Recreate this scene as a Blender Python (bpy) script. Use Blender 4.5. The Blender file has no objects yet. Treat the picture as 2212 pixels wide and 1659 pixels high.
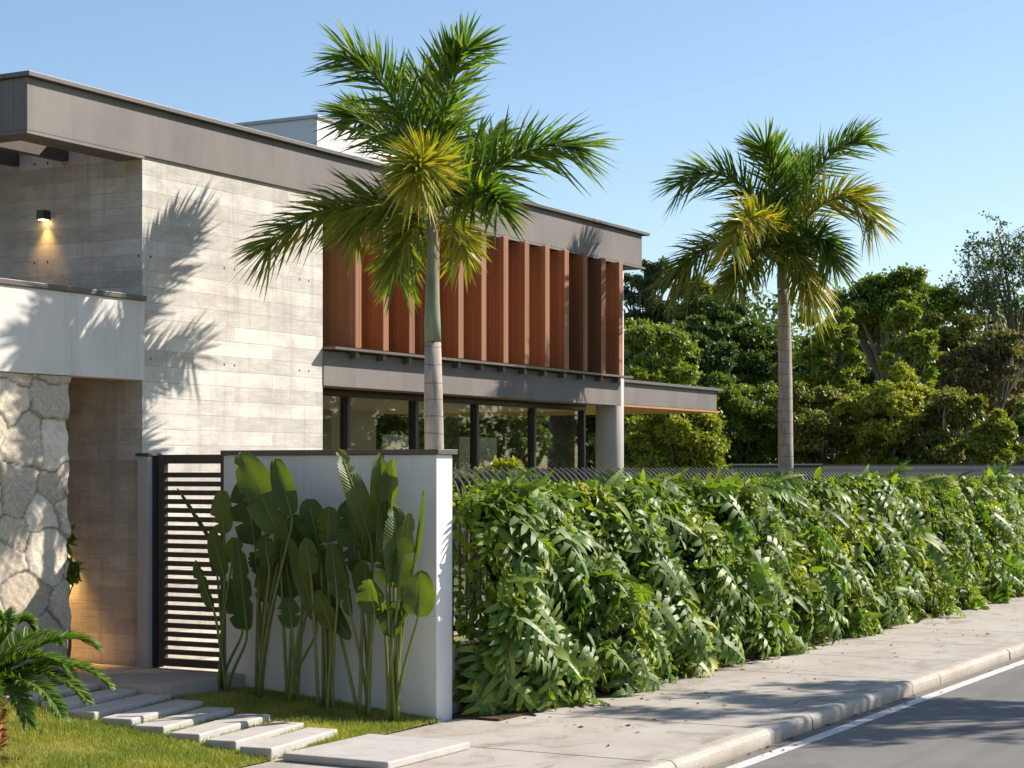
import bpy, bmesh, math, random
import numpy as np
from mathutils import Vector

S = bpy.context.scene
COL = S.collection
PI = math.pi
rad = math.radians

# ------------------------------------------------------------------ camera
TH = rad(28.8)                       # angle between the street (X axis) and the view
F = np.array([math.cos(TH), math.sin(TH), 0.0])
R = np.array([math.sin(TH), -math.cos(TH), 0.0])
Z = np.array([0.0, 0.0, 1.0])
EYE = np.array([0.0, 0.0, 2.2])
cam_d = bpy.data.cameras.new('camera')
cam = bpy.data.objects.new('camera', cam_d)
COL.objects.link(cam)
cam.location = EYE
cam.rotation_euler = (PI / 2, 0, TH - PI / 2)
cam_d.sensor_width = 36
cam_d.lens = 4077 / 2212 * 36
cam_d.shift_y = (1013 - 829.5) / 2212
cam_d.clip_end = 1000
S.camera = cam

# ------------------------------------------------------------------ world and sun
SUN = np.array([2.68, -2.17, 2.46]); SUN = SUN / np.linalg.norm(SUN)
ELEV = math.asin(SUN[2])
AZ = math.atan2(SUN[0], SUN[1])
w = bpy.data.worlds.new('World'); S.world = w; w.use_nodes = True
nt = w.node_tree; nt.nodes.clear()
sky = nt.nodes.new('ShaderNodeTexSky'); sky.sky_type = 'NISHITA'; sky.sun_disc = False
sky.sun_elevation = ELEV; sky.sun_rotation = AZ
sky.air_density = 1.0; sky.dust_density = 0.55; sky.ozone_density = 2.6; sky.altitude = 100
bg = nt.nodes.new('ShaderNodeBackground'); bg.inputs['Strength'].default_value = 0.098
wo = nt.nodes.new('ShaderNodeOutputWorld')
nt.links.new(sky.outputs[0], bg.inputs[0]); nt.links.new(bg.outputs[0], wo.inputs[0])
sl = bpy.data.lights.new('sun', 'SUN'); sl.energy = 5.0; sl.angle = rad(0.5); sl.color = (1.0, 0.915, 0.81)
so = bpy.data.objects.new('sun', sl); COL.objects.link(so)
so.rotation_euler = Vector(SUN).to_track_quat('Z', 'Y').to_euler()
so.location = (20, -20, 20)
S.view_settings.view_transform = 'Standard'
S.view_settings.look = 'None'
S.view_settings.gamma = 1
S.view_settings.exposure = 0.76
S.cycles.max_bounces = 8
S.cycles.transparent_max_bounces = 16
S.cycles.use_adaptive_sampling = True

# ------------------------------------------------------------------ picture <-> place
def ray(u, v):
    return F + (u - 1106) / 4077 * R + (1013 - v) / 4077 * Z
def at_d(u, v, d):
    return EYE + d * ray(u, v)
def at_x(u, v, x):
    r = ray(u, v); return EYE + r * (x / r[0])
def at_y(u, v, y):
    r = ray(u, v); return EYE + r * (y / r[1])
def ground_at(u, d, z=-0.2):
    p = at_d(u, 1013, d); p[2] = z; return p

# ------------------------------------------------------------------ object helpers
def tag(o, label=None, cat=None, group=None, kind=None):
    if label: o['label'] = label
    if cat: o['category'] = cat
    if group: o['group'] = group
    if kind: o['kind'] = kind
    return o
def empty(name, loc, label, cat, group=None):
    o = bpy.data.objects.new(name, None); COL.objects.link(o)
    o.location = tuple(float(c) for c in loc); o.empty_display_size = 0.2
    return tag(o, label, cat, group)
def mesh_np(name, V, LV, LS, LT, mats, smooth=False, mi=None):
    me = bpy.data.meshes.new(name)
    V = np.asarray(V, np.float32)
    me.vertices.add(len(V)); me.vertices.foreach_set('co', V.ravel())
    me.loops.add(len(LV)); me.loops.foreach_set('vertex_index', np.asarray(LV, np.int32))
    me.polygons.add(len(LS)); me.polygons.foreach_set('loop_start', np.asarray(LS, np.int32))
    me.polygons.foreach_set('loop_total', np.asarray(LT, np.int32))
    if mi is not None: me.polygons.foreach_set('material_index', np.asarray(mi, np.int32))
    if smooth: me.polygons.foreach_set('use_smooth', np.ones(len(LS), bool))
    for m in (mats if isinstance(mats, (list, tuple)) else [mats]): me.materials.append(m)
    me.update(calc_edges=True); me.validate()
    return me
def link(name, me, parent=None):
    o = bpy.data.objects.new(name, me); COL.objects.link(o)
    if parent is not None: o.parent = parent
    return o
class MB:
    """collects boxes, tubes and quads in world coordinates; build() links them as ONE mesh object"""
    def __init__(s): s.V = []; s.Fc = []; s.M = []
    def add(s, V, Fc, m=0):
        n = len(s.V); s.V += [tuple(map(float, p)) for p in V]
        s.Fc += [tuple(i + n for i in f) for f in Fc]; s.M += [m] * len(Fc)
    def box(s, a, b, m=0):
        x0, x1 = sorted((a[0], b[0])); y0, y1 = sorted((a[1], b[1])); z0, z1 = sorted((a[2], b[2]))
        s.add([(x0,y0,z0),(x1,y0,z0),(x1,y1,z0),(x0,y1,z0),(x0,y0,z1),(x1,y0,z1),(x1,y1,z1),(x0,y1,z1)],
              [(0,3,2,1),(4,5,6,7),(0,1,5,4),(1,2,6,5),(2,3,7,6),(3,0,4,7)], m)
        return s
    def prism(s, poly, y0, y1, m=0):       # poly in (x,z), extruded along y
        n = len(poly)
        s.add([(x,y0,z) for x,z in poly] + [(x,y1,z) for x,z in poly],
              [tuple(range(n))[::-1], tuple(range(n,2*n))] + [(i,(i+1)%n,(i+1)%n+n,i+n) for i in range(n)][::1], m)
        return s
    def tube(s, P, rr, k=10, m=0, cap=True):
        V, Fc = tube_geo(P, rr, k, cap); s.add(V, Fc, m); return s
    def build(s, name, mats, parent=None, bevel=0, smooth=False, seg=2):
        off = np.array(parent.location) if parent is not None else np.zeros(3)
        if parent is not None and parent.parent is not None: off = off + np.array(parent.parent.location)
        me = bpy.data.meshes.new(name)
        me.from_pydata([tuple(np.array(v) - off) for v in s.V], [], s.Fc)
        for mm in (mats if isinstance(mats, (list, tuple)) else [mats]): me.materials.append(mm)
        if any(s.M): me.polygons.foreach_set('material_index', s.M)
        if smooth: me.polygons.foreach_set('use_smooth', [True] * len(me.polygons))
        bm = bmesh.new(); bm.from_mesh(me); bmesh.ops.recalc_face_normals(bm, faces=bm.faces); bm.to_mesh(me); bm.free()
        me.update()
        o = link(name, me, parent)
        if bevel:
            b = o.modifiers.new('bevel', 'BEVEL'); b.width = bevel; b.segments = seg; b.limit_method = 'ANGLE'
            b.harden_normals = False
        return o
def tube_geo(P, rr, k=8, cap=True):
    P = np.asarray(P, float); n = len(P)
    rr = np.broadcast_to(np.asarray(rr, float), (n,))
    T = np.gradient(P, axis=0); T /= np.linalg.norm(T, axis=1)[:, None] + 1e-9
    ref = np.array([0.0, 0, 1]) if abs(T[0][2]) < 0.9 else np.array([1.0, 0, 0])
    V = []
    for i in range(n):
        a = np.cross(T[i], ref); a /= np.linalg.norm(a) + 1e-9
        b = np.cross(T[i], a)
        for j in range(k):
            t = 2 * PI * j / k
            V.append(P[i] + rr[i] * (math.cos(t) * a + math.sin(t) * b))
    Fc = [(i*k+j, i*k+(j+1) % k, (i+1)*k+(j+1) % k, (i+1)*k+j) for i in range(n-1) for j in range(k)]
    if cap: Fc += [tuple(range(k))[::-1], tuple(range((n-1)*k, n*k))]
    return V, Fc
def bez(P, n):
    P = [np.asarray(p, float) for p in P]; t = np.linspace(0, 1, n)[:, None]
    if len(P) == 3:
        return (1-t)**2*P[0] + 2*t*(1-t)*P[1] + t*t*P[2]
    return (1-t)**3*P[0] + 3*t*(1-t)**2*P[1] + 3*t*t*(1-t)*P[2] + t**3*P[3]
def unit(a):
    return a / (np.linalg.norm(a, axis=-1, keepdims=True) + 1e-9)

# ------------------------------------------------------------------ materials
class NM:
    def __init__(s, name):
        s.m = bpy.data.materials.new(name); s.m.use_nodes = True; s.t = s.m.node_tree; s.t.nodes.clear()
        s.out = s.n('ShaderNodeOutputMaterial')
    def n(s, typ, **kw):
        x = s.t.nodes.new(typ)
        for k, v in kw.items(): setattr(x, k, v)
        return x
    def l(s, a, b): s.t.links.new(a, b)
    def set(s, node, **kw):
        for k, v in kw.items(): node.inputs[k].default_value = v
    def obj(s): return s.n('ShaderNodeTexCoord').outputs['Object']
    def geo(s): return s.n('ShaderNodeNewGeometry')
    def mapping(s, vec, scale=(1,1,1), loc=(0,0,0)):
        m = s.n('ShaderNodeMapping'); m.inputs['Scale'].default_value = scale; m.inputs['Location'].default_value = loc
        s.l(vec, m.inputs['Vector']); return m.outputs[0]
    def noise(s, vec, scale, detail=4, rough=0.55, dist=0.0):
        x = s.n('ShaderNodeTexNoise'); x.inputs['Scale'].default_value = scale; x.inputs['Detail'].default_value = detail
        x.inputs['Roughness'].default_value = rough; x.inputs['Distortion'].default_value = dist
        if vec is not None: s.l(vec, x.inputs['Vector'])
        return x.outputs['Fac']
    def ramp(s, fac, stops):
        r = s.n('ShaderNodeValToRGB'); e = r.color_ramp.elements
        while len(e) < len(stops): e.new(0.5)
        for el, (p, c) in zip(e, stops):
            el.position = p; el.color = (c[0], c[1], c[2], 1) if hasattr(c, '__len__') else (c, c, c, 1)
        s.l(fac, r.inputs['Fac']); return r.outputs['Color']
    def mix(s, fac, a, b, mode='MIX'):
        x = s.n('ShaderNodeMix', data_type='RGBA', blend_type=mode)
        for sock, val in ((x.inputs[0], fac), (x.inputs[6], a), (x.inputs[7], b)):
            if hasattr(val, 'links') or hasattr(val, 'is_linked'): s.l(val, sock)
            elif hasattr(val, '__len__'): sock.default_value = (val[0], val[1], val[2], 1)
            else: sock.default_value = val
        return x.outputs[2]
    def math(s, op, a, b=None, c=None):
        x = s.n('ShaderNodeMath', operation=op)
        for i, val in enumerate((a, b, c)):
            if val is None: continue
            if hasattr(val, 'is_linked'): s.l(val, x.inputs[i])
            else: x.inputs[i].default_value = val
        return x.outputs[0]
    def bump(s, h, strength=0.3, dist=0.01, normal=None):
        b = s.n('ShaderNodeBump'); b.inputs['Strength'].default_value = strength; b.inputs['Distance'].default_value = dist
        s.l(h, b.inputs['Height'])
        if normal is not None: s.l(normal, b.inputs['Normal'])
        return b.outputs[0]
    def bsdf(s, color, rough=0.6, spec=0.4, normal=None, metallic=0.0):
        p = s.n('ShaderNodeBsdfPrincipled')
        if hasattr(color, 'is_linked'): s.l(color, p.inputs['Base Color'])
        else: p.inputs['Base Color'].default_value = (color[0], color[1], color[2], 1)
        if hasattr(rough, 'is_linked'): s.l(rough, p.inputs['Roughness'])
        else: p.inputs['Roughness'].default_value = rough
        p.inputs['Specular IOR Level'].default_value = spec; p.inputs['Metallic'].default_value = metallic
        if normal is not None: s.l(normal, p.inputs['Normal'])
        return p.outputs[0]
    def done(s, shader):
        s.l(shader, s.out.inputs['Surface']); return s.m

def m_board_concrete(name='board_concrete'):
    k = NM(name); o = k.obj(); sp = k.n('ShaderNodeSeparateXYZ'); k.l(o, sp.inputs[0])
    x = k.math('ADD', sp.outputs[0], k.math('MULTIPLY', sp.outputs[1], -1.0)); z = sp.outputs[2]
    wob = k.math('MULTIPLY', k.math('SUBTRACT', k.noise(o, 0.9, 2), 0.5), 0.02)
    cb = k.n('ShaderNodeCombineXYZ'); k.l(x, cb.inputs[0]); k.l(k.math('ADD', z, wob), cb.inputs[1])
    br = k.n('ShaderNodeTexBrick'); br.offset = 0.37; br.offset_frequency = 3; br.squash = 1.45; br.squash_frequency = 2
    k.l(cb.outputs[0], br.inputs['Vector'])
    k.set(br, Scale=1.0); br.inputs['Mortar Size'].default_value = 0.0035; br.inputs['Mortar Smooth'].default_value = 0.4
    br.inputs['Brick Width'].default_value = 1.45; br.inputs['Row Height'].default_value = 0.152; br.inputs['Bias'].default_value = -0.1
    br.inputs['Color1'].default_value = (0.64, 0.605, 0.55, 1); br.inputs['Color2'].default_value = (0.43, 0.40, 0.36, 1)
    br.inputs['Mortar'].default_value = (0.36, 0.325, 0.28, 1)
    fade = k.ramp(k.noise(o, 2.3, 3, 0.6), [(0.35, 0.15), (0.6, 1.0)])
    soft = k.mix(k.noise(k.mapping(o, (0.8, 0.8, 2.0)), 1.0, 3), (0.44, 0.41, 0.37), (0.63, 0.595, 0.54))
    plank = k.mix(k.math('MULTIPLY', br.outputs['Fac'], k.math('SUBTRACT', 1.0, fade)), br.outputs['Color'], soft)
    # broad cloudy stains, streaks running down, and fine board grain
    cl = k.noise(k.mapping(o, (1, 1, 0.6)), 1.3, 6, 0.62, 0.3)
    col = k.mix(k.ramp(cl, [(0.36, 0.75), (0.58, 0.0)]), plank, (0.41, 0.38, 0.34))
    st = k.noise(k.mapping(o, (6, 6, 0.35)), 1.6, 5, 0.6)
    col = k.mix(k.math('MULTIPLY', k.ramp(st, [(0.52, 0.0), (0.78, 0.8)]), 0.6), col, (0.24, 0.22, 0.195))
    pm = k.noise(k.mapping(o, (2.0, 2.0, 5.0)), 1.4, 5, 0.7, 0.4)
    col = k.mix(0.33, col, k.ramp(pm, [(0.3, 0.22), (0.7, 0.78)]), 'OVERLAY')
    gr = k.noise(k.mapping(o, (2.5, 2.5, 55)), 1.0, 3, 0.6)
    col = k.mix(0.16, col, k.ramp(gr, [(0.3, 0.3), (0.7, 0.85)]), 'OVERLAY')
    fine = k.noise(o, 55, 4, 0.7)
    col = k.mix(0.22, col, k.ramp(fine, [(0.3, 0.2), (0.7, 0.8)]), 'OVERLAY')
    # tie holes in pairs
    fx = k.math('SUBTRACT', k.math('FRACT', k.math('DIVIDE', k.math('ADD', x, 0.62), 1.32)), 0.5)
    fx = k.math('SUBTRACT', k.math('ABSOLUTE', k.math('MULTIPLY', fx, 1.32)), 0.085)
    fz = k.math('MULTIPLY', k.math('SUBTRACT', k.math('FRACT', k.math('DIVIDE', k.math('ADD', z, 0.17), 0.98)), 0.5), 0.98)
    d = k.math('SQRT', k.math('ADD', k.math('MULTIPLY', fx, fx), k.math('MULTIPLY', fz, fz)))
    hole = k.math('LESS_THAN', d, 0.0125)
    col = k.mix(hole, col, (0.05, 0.045, 0.04))
    hgt = k.math('ADD', k.math('MULTIPLY', k.math('SUBTRACT', 1.0, br.outputs['Fac']), 1.0), k.math('MULTIPLY', gr, 0.35))
    hgt = k.math('SUBTRACT', k.math('ADD', hgt, k.math('MULTIPLY', fine, 0.3)), k.math('MULTIPLY', hole, 1.5))
    return k.done(k.bsdf(col, 0.82, 0.25, k.bump(hgt, 0.5, 0.006)))

def m_plaster(name, c, var=0.12, scale=2.0, rough=0.75, grime=None, bumpy=0.15):
    k = NM(name); o = k.obj()
    n1 = k.noise(k.mapping(o, (1, 1, 0.7)), scale, 6, 0.6, 0.2)
    c = np.array(c)
    col = k.ramp(n1, [(0.3, c * (1 - var)), (0.7, np.minimum(c * (1 + var), 0.9))])
    if grime is not None:
        g = k.noise(k.mapping(o, (5, 5, 0.45)), 1.1, 5, 0.65)
        col = k.mix(k.math('MULTIPLY', k.ramp(g, [(0.52, 0.0), (0.75, 1.0)]), grime), col, tuple(c * 0.45))
    f = k.noise(o, 90, 3, 0.7)
    col = k.mix(0.12, col, k.ramp(f, [(0.3, 0.25), (0.7, 0.75)]), 'OVERLAY')
    return k.done(k.bsdf(col, rough, 0.3, k.bump(f, bumpy, 0.002)))

def m_simple(name, c, rough=0.5, spec=0.4, metallic=0.0, var=0.1, scale=8):
    k = NM(name); n1 = k.noise(k.obj(), scale, 4, 0.6); c = np.array(c)
    col = k.ramp(n1, [(0.3, c * (1 - var)), (0.7, c * (1 + var))])
    return k.done(k.bsdf(col, rough, spec, None, metallic))

def m_wood(name, c1, c2, axis='z', plank=0.09):
    k = NM(name); o = k.obj()
    sp = k.n('ShaderNodeSeparateXYZ'); k.l(o, sp.inputs[0])
    sc = {'z': (18, 18, 0.8), 'x': (0.8, 18, 18), 'y': (18, 0.8, 18)}[axis]
    g = k.noise(k.mapping(o, sc), 1.0, 6, 0.65, 0.6)
    across = k.math('ADD', sp.outputs[1], sp.outputs[0]) if axis == 'z' else sp.outputs[1 if axis == 'x' else 0]
    cell = k.math('FLOOR', k.math('DIVIDE', across, plank))
    wn = k.n('ShaderNodeTexWhiteNoise', noise_dimensions='1D'); k.l(cell, wn.inputs['W'])
    col = k.mix(k.math('ADD', k.math('MULTIPLY', g, 0.7), k.math('MULTIPLY', wn.outputs['Value'], 0.45)), c1, c2)
    ri = k.n('ShaderNodeObjectInfo')
    hs = k.n('ShaderNodeHueSaturation'); k.l(col, hs.inputs['Color'])
    k.l(k.math('ADD', 0.85, k.math('MULTIPLY', ri.outputs['Random'], 0.3)), hs.inputs['Value'])
    fr = k.math('FRACT', k.math('DIVIDE', across, plank))
    gap = k.math('LESS_THAN', fr, 0.06)
    col = k.mix(k.math('MULTIPLY', gap, 0.75), hs.outputs[0], tuple(np.array(c1) * 0.25))
    h = k.math('SUBTRACT', k.math('MULTIPLY', g, 0.3), gap)
    return k.done(k.bsdf(col, 0.55, 0.35, k.bump(h, 0.4, 0.004)))

def m_leaf(name, stops, rough=0.42, spec=0.45, trans=0.35, tint=(1.6, 1.9, 0.5), clump=0.0, under=None, dist=0.0):
    """leaf surface: hue varies leaf by leaf (Random Per Island) and over patches of the plant; light passes through"""
    k = NM(name); g = k.geo()
    f = g.outputs['Random Per Island']
    o = k.obj()
    if clump:
        n1 = k.noise(o, clump, 2, 0.5)
        f = k.math('ADD', k.math('MULTIPLY', f, 0.45), k.math('MULTIPLY', k.ramp(n1, [(0.35, 0.0), (0.65, 1.0)]), 0.55))
    col = k.ramp(f, stops)
    v = k.noise(o, 30, 2, 0.5)
    col = k.mix(0.18, col, k.ramp(v, [(0.3, 0.25), (0.7, 0.8)]), 'OVERLAY')
    if under is not None: col = k.mix(k.math('MULTIPLY', g.outputs['Backfacing'], 0.7), col, under)
    p = k.bsdf(col, rough, spec)
    tr = k.n('ShaderNodeBsdfTranslucent')
    tc = k.mix(1.0, col, tint, 'MULTIPLY'); k.l(tc, tr.inputs['Color'])
    mx = k.n('ShaderNodeMixShader'); mx.inputs[0].default_value = trans
    k.l(p, mx.inputs[1]); k.l(tr.outputs[0], mx.inputs[2])
    return k.done(mx.outputs[0])

def m_asphalt():
    k = NM('asphalt'); o = k.obj()
    a = k.noise(o, 180, 3, 0.7); b = k.noise(o, 0.7, 5, 0.6); vo = k.n('ShaderNodeTexVoronoi'); vo.inputs['Scale'].default_value = 110
    k.l(o, vo.inputs['Vector'])
    col = k.ramp(b, [(0.3, (0.135, 0.128, 0.12)), (0.7, (0.185, 0.173, 0.16))])
    col = k.mix(0.55, col, k.ramp(a, [(0.25, 0.1), (0.75, 0.95)]), 'OVERLAY')
    long = k.noise(k.mapping(o, (0.15, 2.5, 1)), 1.0, 3, 0.5)
    col = k.mix(k.math('MULTIPLY', k.ramp(long, [(0.5, 0.0), (0.75, 1.0)]), 0.35), col, (0.055, 0.053, 0.052))
    sp = k.n('ShaderNodeSeparateXYZ'); k.l(o, sp.inputs[0])       # dust and grit lying in the gutter
    gut = k.ramp(k.math('SUBTRACT', 5.74, sp.outputs[1]), [(0.0, 1.0), (0.16, 0.0)])
    gn = k.ramp(k.noise(k.mapping(o, (1.2, 5, 1)), 1.0, 6, 0.7), [(0.38, 0.0), (0.6, 1.0)])
    col = k.mix(k.math('MULTIPLY', k.math('MULTIPLY', gut, gn), 0.8), col, (0.20, 0.165, 0.125))
    pat = k.ramp(k.noise(k.mapping(o, (0.6, 1.4, 1)), 0.9, 3, 0.5), [(0.60, 0.0), (0.63, 1.0)])
    col = k.mix(k.math('MULTIPLY', pat, 0.22), col, (0.075, 0.072, 0.07))
    return k.done(k.bsdf(col, 0.85, 0.3, k.bump(vo.outputs['Distance'], 0.45, 0.004)))

def m_pavement():
    k = NM('pavement_concrete'); o = k.obj()
    b = k.noise(o, 0.8, 6, 0.65, 0.4); f = k.noise(o, 70, 4, 0.7)
    col = k.ramp(b, [(0.28, (0.30, 0.265, 0.225)), (0.5, (0.40, 0.365, 0.32)), (0.72, (0.45, 0.42, 0.37))])
    st = k.noise(k.mapping(o, (1.3, 2.2, 1)), 1.1, 7, 0.7, 1.2)
    col = k.mix(k.math('MULTIPLY', k.ramp(st, [(0.53, 0.0), (0.68, 1.0)]), 0.65), col, (0.21, 0.175, 0.135))
    # hairline cracks
    vo = k.n('ShaderNodeTexVoronoi', feature='DISTANCE_TO_EDGE'); vo.inputs['Scale'].default_value = 0.55
    nz = k.n('ShaderNodeTexNoise'); nz.inputs['Scale'].default_value = 2.2; nz.inputs['Detail'].default_value = 5; k.l(o, nz.inputs['Vector'])
    k.l(k.mix(0.22, o, nz.outputs['Color']), vo.inputs['Vector'])
    gate = k.ramp(k.noise(o, 0.5, 2), [(0.5, 0.0), (0.6, 1.0)])
    cr = k.math('MULTIPLY', k.math('LESS_THAN', vo.outputs['Distance'], 0.0045), gate)
    col = k.mix(k.math('MULTIPLY', cr, 0.7), col, (0.12, 0.10, 0.085))
    # dirt washed against the kerb
    sp = k.n('ShaderNodeSeparateXYZ'); k.l(o, sp.inputs[0])
    nearkerb = k.ramp(k.math('SUBTRACT', sp.outputs[1], 5.9), [(0.0, 1.0), (0.4, 0.0)])
    dn = k.ramp(k.noise(k.mapping(o, (1.5, 4, 1)), 1.0, 6, 0.7), [(0.45, 0.0), (0.65, 1.0)])
    col = k.mix(k.math('MULTIPLY', k.math('MULTIPLY', nearkerb, dn), 0.65), col, (0.17, 0.135, 0.10))
    col = k.mix(0.25, col, k.ramp(f, [(0.3, 0.15), (0.7, 0.85)]), 'OVERLAY')
    return k.done(k.bsdf(col, 0.85, 0.25, k.bump(k.math('SUBTRACT', f, cr), 0.35, 0.003)))

def m_kerb():
    k = NM('kerb_concrete'); o = k.obj()
    b = k.noise(o, 2.5, 6, 0.65); f = k.noise(o, 60, 4, 0.75)
    col = k.ramp(b, [(0.3, (0.34, 0.30, 0.25)), (0.65, (0.47, 0.43, 0.37))])
    col = k.mix(0.3, col, k.ramp(f, [(0.3, 0.1), (0.7, 0.9)]), 'OVERLAY')
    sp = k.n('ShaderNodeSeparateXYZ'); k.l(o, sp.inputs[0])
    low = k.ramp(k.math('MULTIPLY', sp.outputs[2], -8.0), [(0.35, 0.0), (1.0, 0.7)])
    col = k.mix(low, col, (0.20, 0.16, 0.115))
    return k.done(k.bsdf(col, 0.85, 0.25, k.bump(k.math('ADD', f, k.math('MULTIPLY', b, 2.0)), 0.4, 0.008)))

def m_stone():
    k = NM('rubble_stone'); o = k.obj(); at = k.n('ShaderNodeAttribute', attribute_name='stone')
    sp = k.n('ShaderNodeSeparateColor'); k.l(at.outputs['Color'], sp.inputs[0])
    base = k.ramp(sp.outputs[0], [(0.0, (0.44, 0.375, 0.29)), (0.5, (0.60, 0.52, 0.405)), (1.0, (0.72, 0.645, 0.52))])
    n1 = k.noise(o, 4, 6, 0.65, 0.5); n2 = k.noise(o, 40, 4, 0.7)
    col = k.mix(k.ramp(n1, [(0.45, 0.0), (0.7, 0.7)]), base, (0.40, 0.36, 0.30))
    col = k.mix(k.ramp(k.noise(o, 2.2, 4), [(0.55, 0.0), (0.7, 0.5)]), col, (0.52, 0.40, 0.27))
    col = k.mix(0.35, col, k.ramp(n2, [(0.3, 0.1), (0.7, 0.9)]), 'OVERLAY')
    col = k.mix(sp.outputs[1], col, (0.20, 0.17, 0.14))
    h = k.math('ADD', n1, k.math('MULTIPLY', n2, 0.4))
    return k.done(k.bsdf(col, 0.9, 0.2, k.bump(h, 0.7, 0.012)))

def m_bark(name, c1, c2, rings=0.0, fine=30.0):
    k = NM(name); o = k.obj()
    n1 = k.noise(k.mapping(o, (1, 1, 0.35)), 9, 5, 0.65); n2 = k.noise(k.mapping(o, (1, 1, 0.12)), fine, 4, 0.7)
    col = k.ramp(n1, [(0.3, c1), (0.7, c2)])
    col = k.mix(0.35, col, k.ramp(n2, [(0.3, 0.15), (0.7, 0.85)]), 'OVERLAY')
    h = n2
    if rings:
        sp = k.n('ShaderNodeSeparateXYZ'); k.l(o, sp.inputs[0])
        zz = k.math('ADD', k.math('DIVIDE', sp.outputs[2], rings), k.math('MULTIPLY', k.noise(k.mapping(o, (2, 2, 1.2)), 1.0, 2), 1.1))
        fr = k.math('FRACT', zz)
        ring = k.math('LESS_THAN', fr, 0.07)
        col = k.mix(k.math('MULTIPLY', ring, 0.55), col, (0.10, 0.085, 0.07))
        h = k.math('SUBTRACT', n2, k.math('MULTIPLY', ring, 1.2))
    return k.done(k.bsdf(col, 0.85, 0.2, k.bump(h, 0.5, 0.006)))

def m_glass(name='window_glass'):
    k = NM(name)
    tr = k.n('ShaderNodeBsdfTransparent'); tr.inputs[0].default_value = (0.88, 0.90, 0.87, 1)
    gl = k.n('ShaderNodeBsdfGlossy'); gl.inputs['Roughness'].default_value = 0.015; gl.inputs['Color'].default_value = (0.9, 0.93, 0.95, 1)
    lw = k.n('ShaderNodeLayerWeight'); lw.inputs['Blend'].default_value = 0.5      # same from both sides of the sheet
    fr = k.math('ADD', 0.045, k.math('MULTIPLY', k.math('POWER', lw.outputs['Facing'], 5.0), 0.95))
    mx = k.n('ShaderNodeMixShader'); k.l(fr, mx.inputs[0]); k.l(tr.outputs[0], mx.inputs[1]); k.l(gl.outputs[0], mx.inputs[2])
    return k.done(mx.outputs[0])

def m_emit(name, c, s):
    k = NM(name); e = k.n('ShaderNodeEmission'); e.inputs[0].default_value = (*c, 1); e.inputs[1].default_value = s
    return k.done(e.outputs[0])

def m_soil():
    k = NM('soil'); o = k.obj(); a = k.noise(o, 12, 6, 0.7); b = k.noise(o, 70, 3, 0.7)
    col = k.ramp(a, [(0.3, (0.05, 0.035, 0.022)), (0.6, (0.12, 0.08, 0.05)), (0.75, (0.17, 0.13, 0.06))])
    return k.done(k.bsdf(col, 0.95, 0.1, k.bump(k.math('ADD', a, b), 0.8, 0.02)))

def m_turf():
    k = NM('turf'); o = k.obj(); a = k.noise(o, 2.2, 5, 0.65); b = k.noise(o, 60, 3, 0.7)
    col = k.ramp(a, [(0.3, (0.13, 0.145, 0.035)), (0.55, (0.20, 0.19, 0.055)), (0.72, (0.27, 0.19, 0.09))])
    col = k.mix(0.4, col, k.ramp(b, [(0.3, 0.1), (0.7, 0.9)]), 'OVERLAY')
    return k.done(k.bsdf(col, 0.9, 0.15, k.bump(b, 0.6, 0.01)))

def m_line():
    k = NM('road_paint'); o = k.obj(); a = k.noise(o, 25, 5, 0.75); b = k.noise(o, 150, 3, 0.7)
    col = k.mix(k.ramp(a, [(0.50, 0.0), (0.66, 0.75)]), (0.60, 0.59, 0.56), (0.2, 0.19, 0.18))
    return k.done(k.bsdf(col, 0.7, 0.3, k.bump(b, 0.4, 0.003)))

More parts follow.
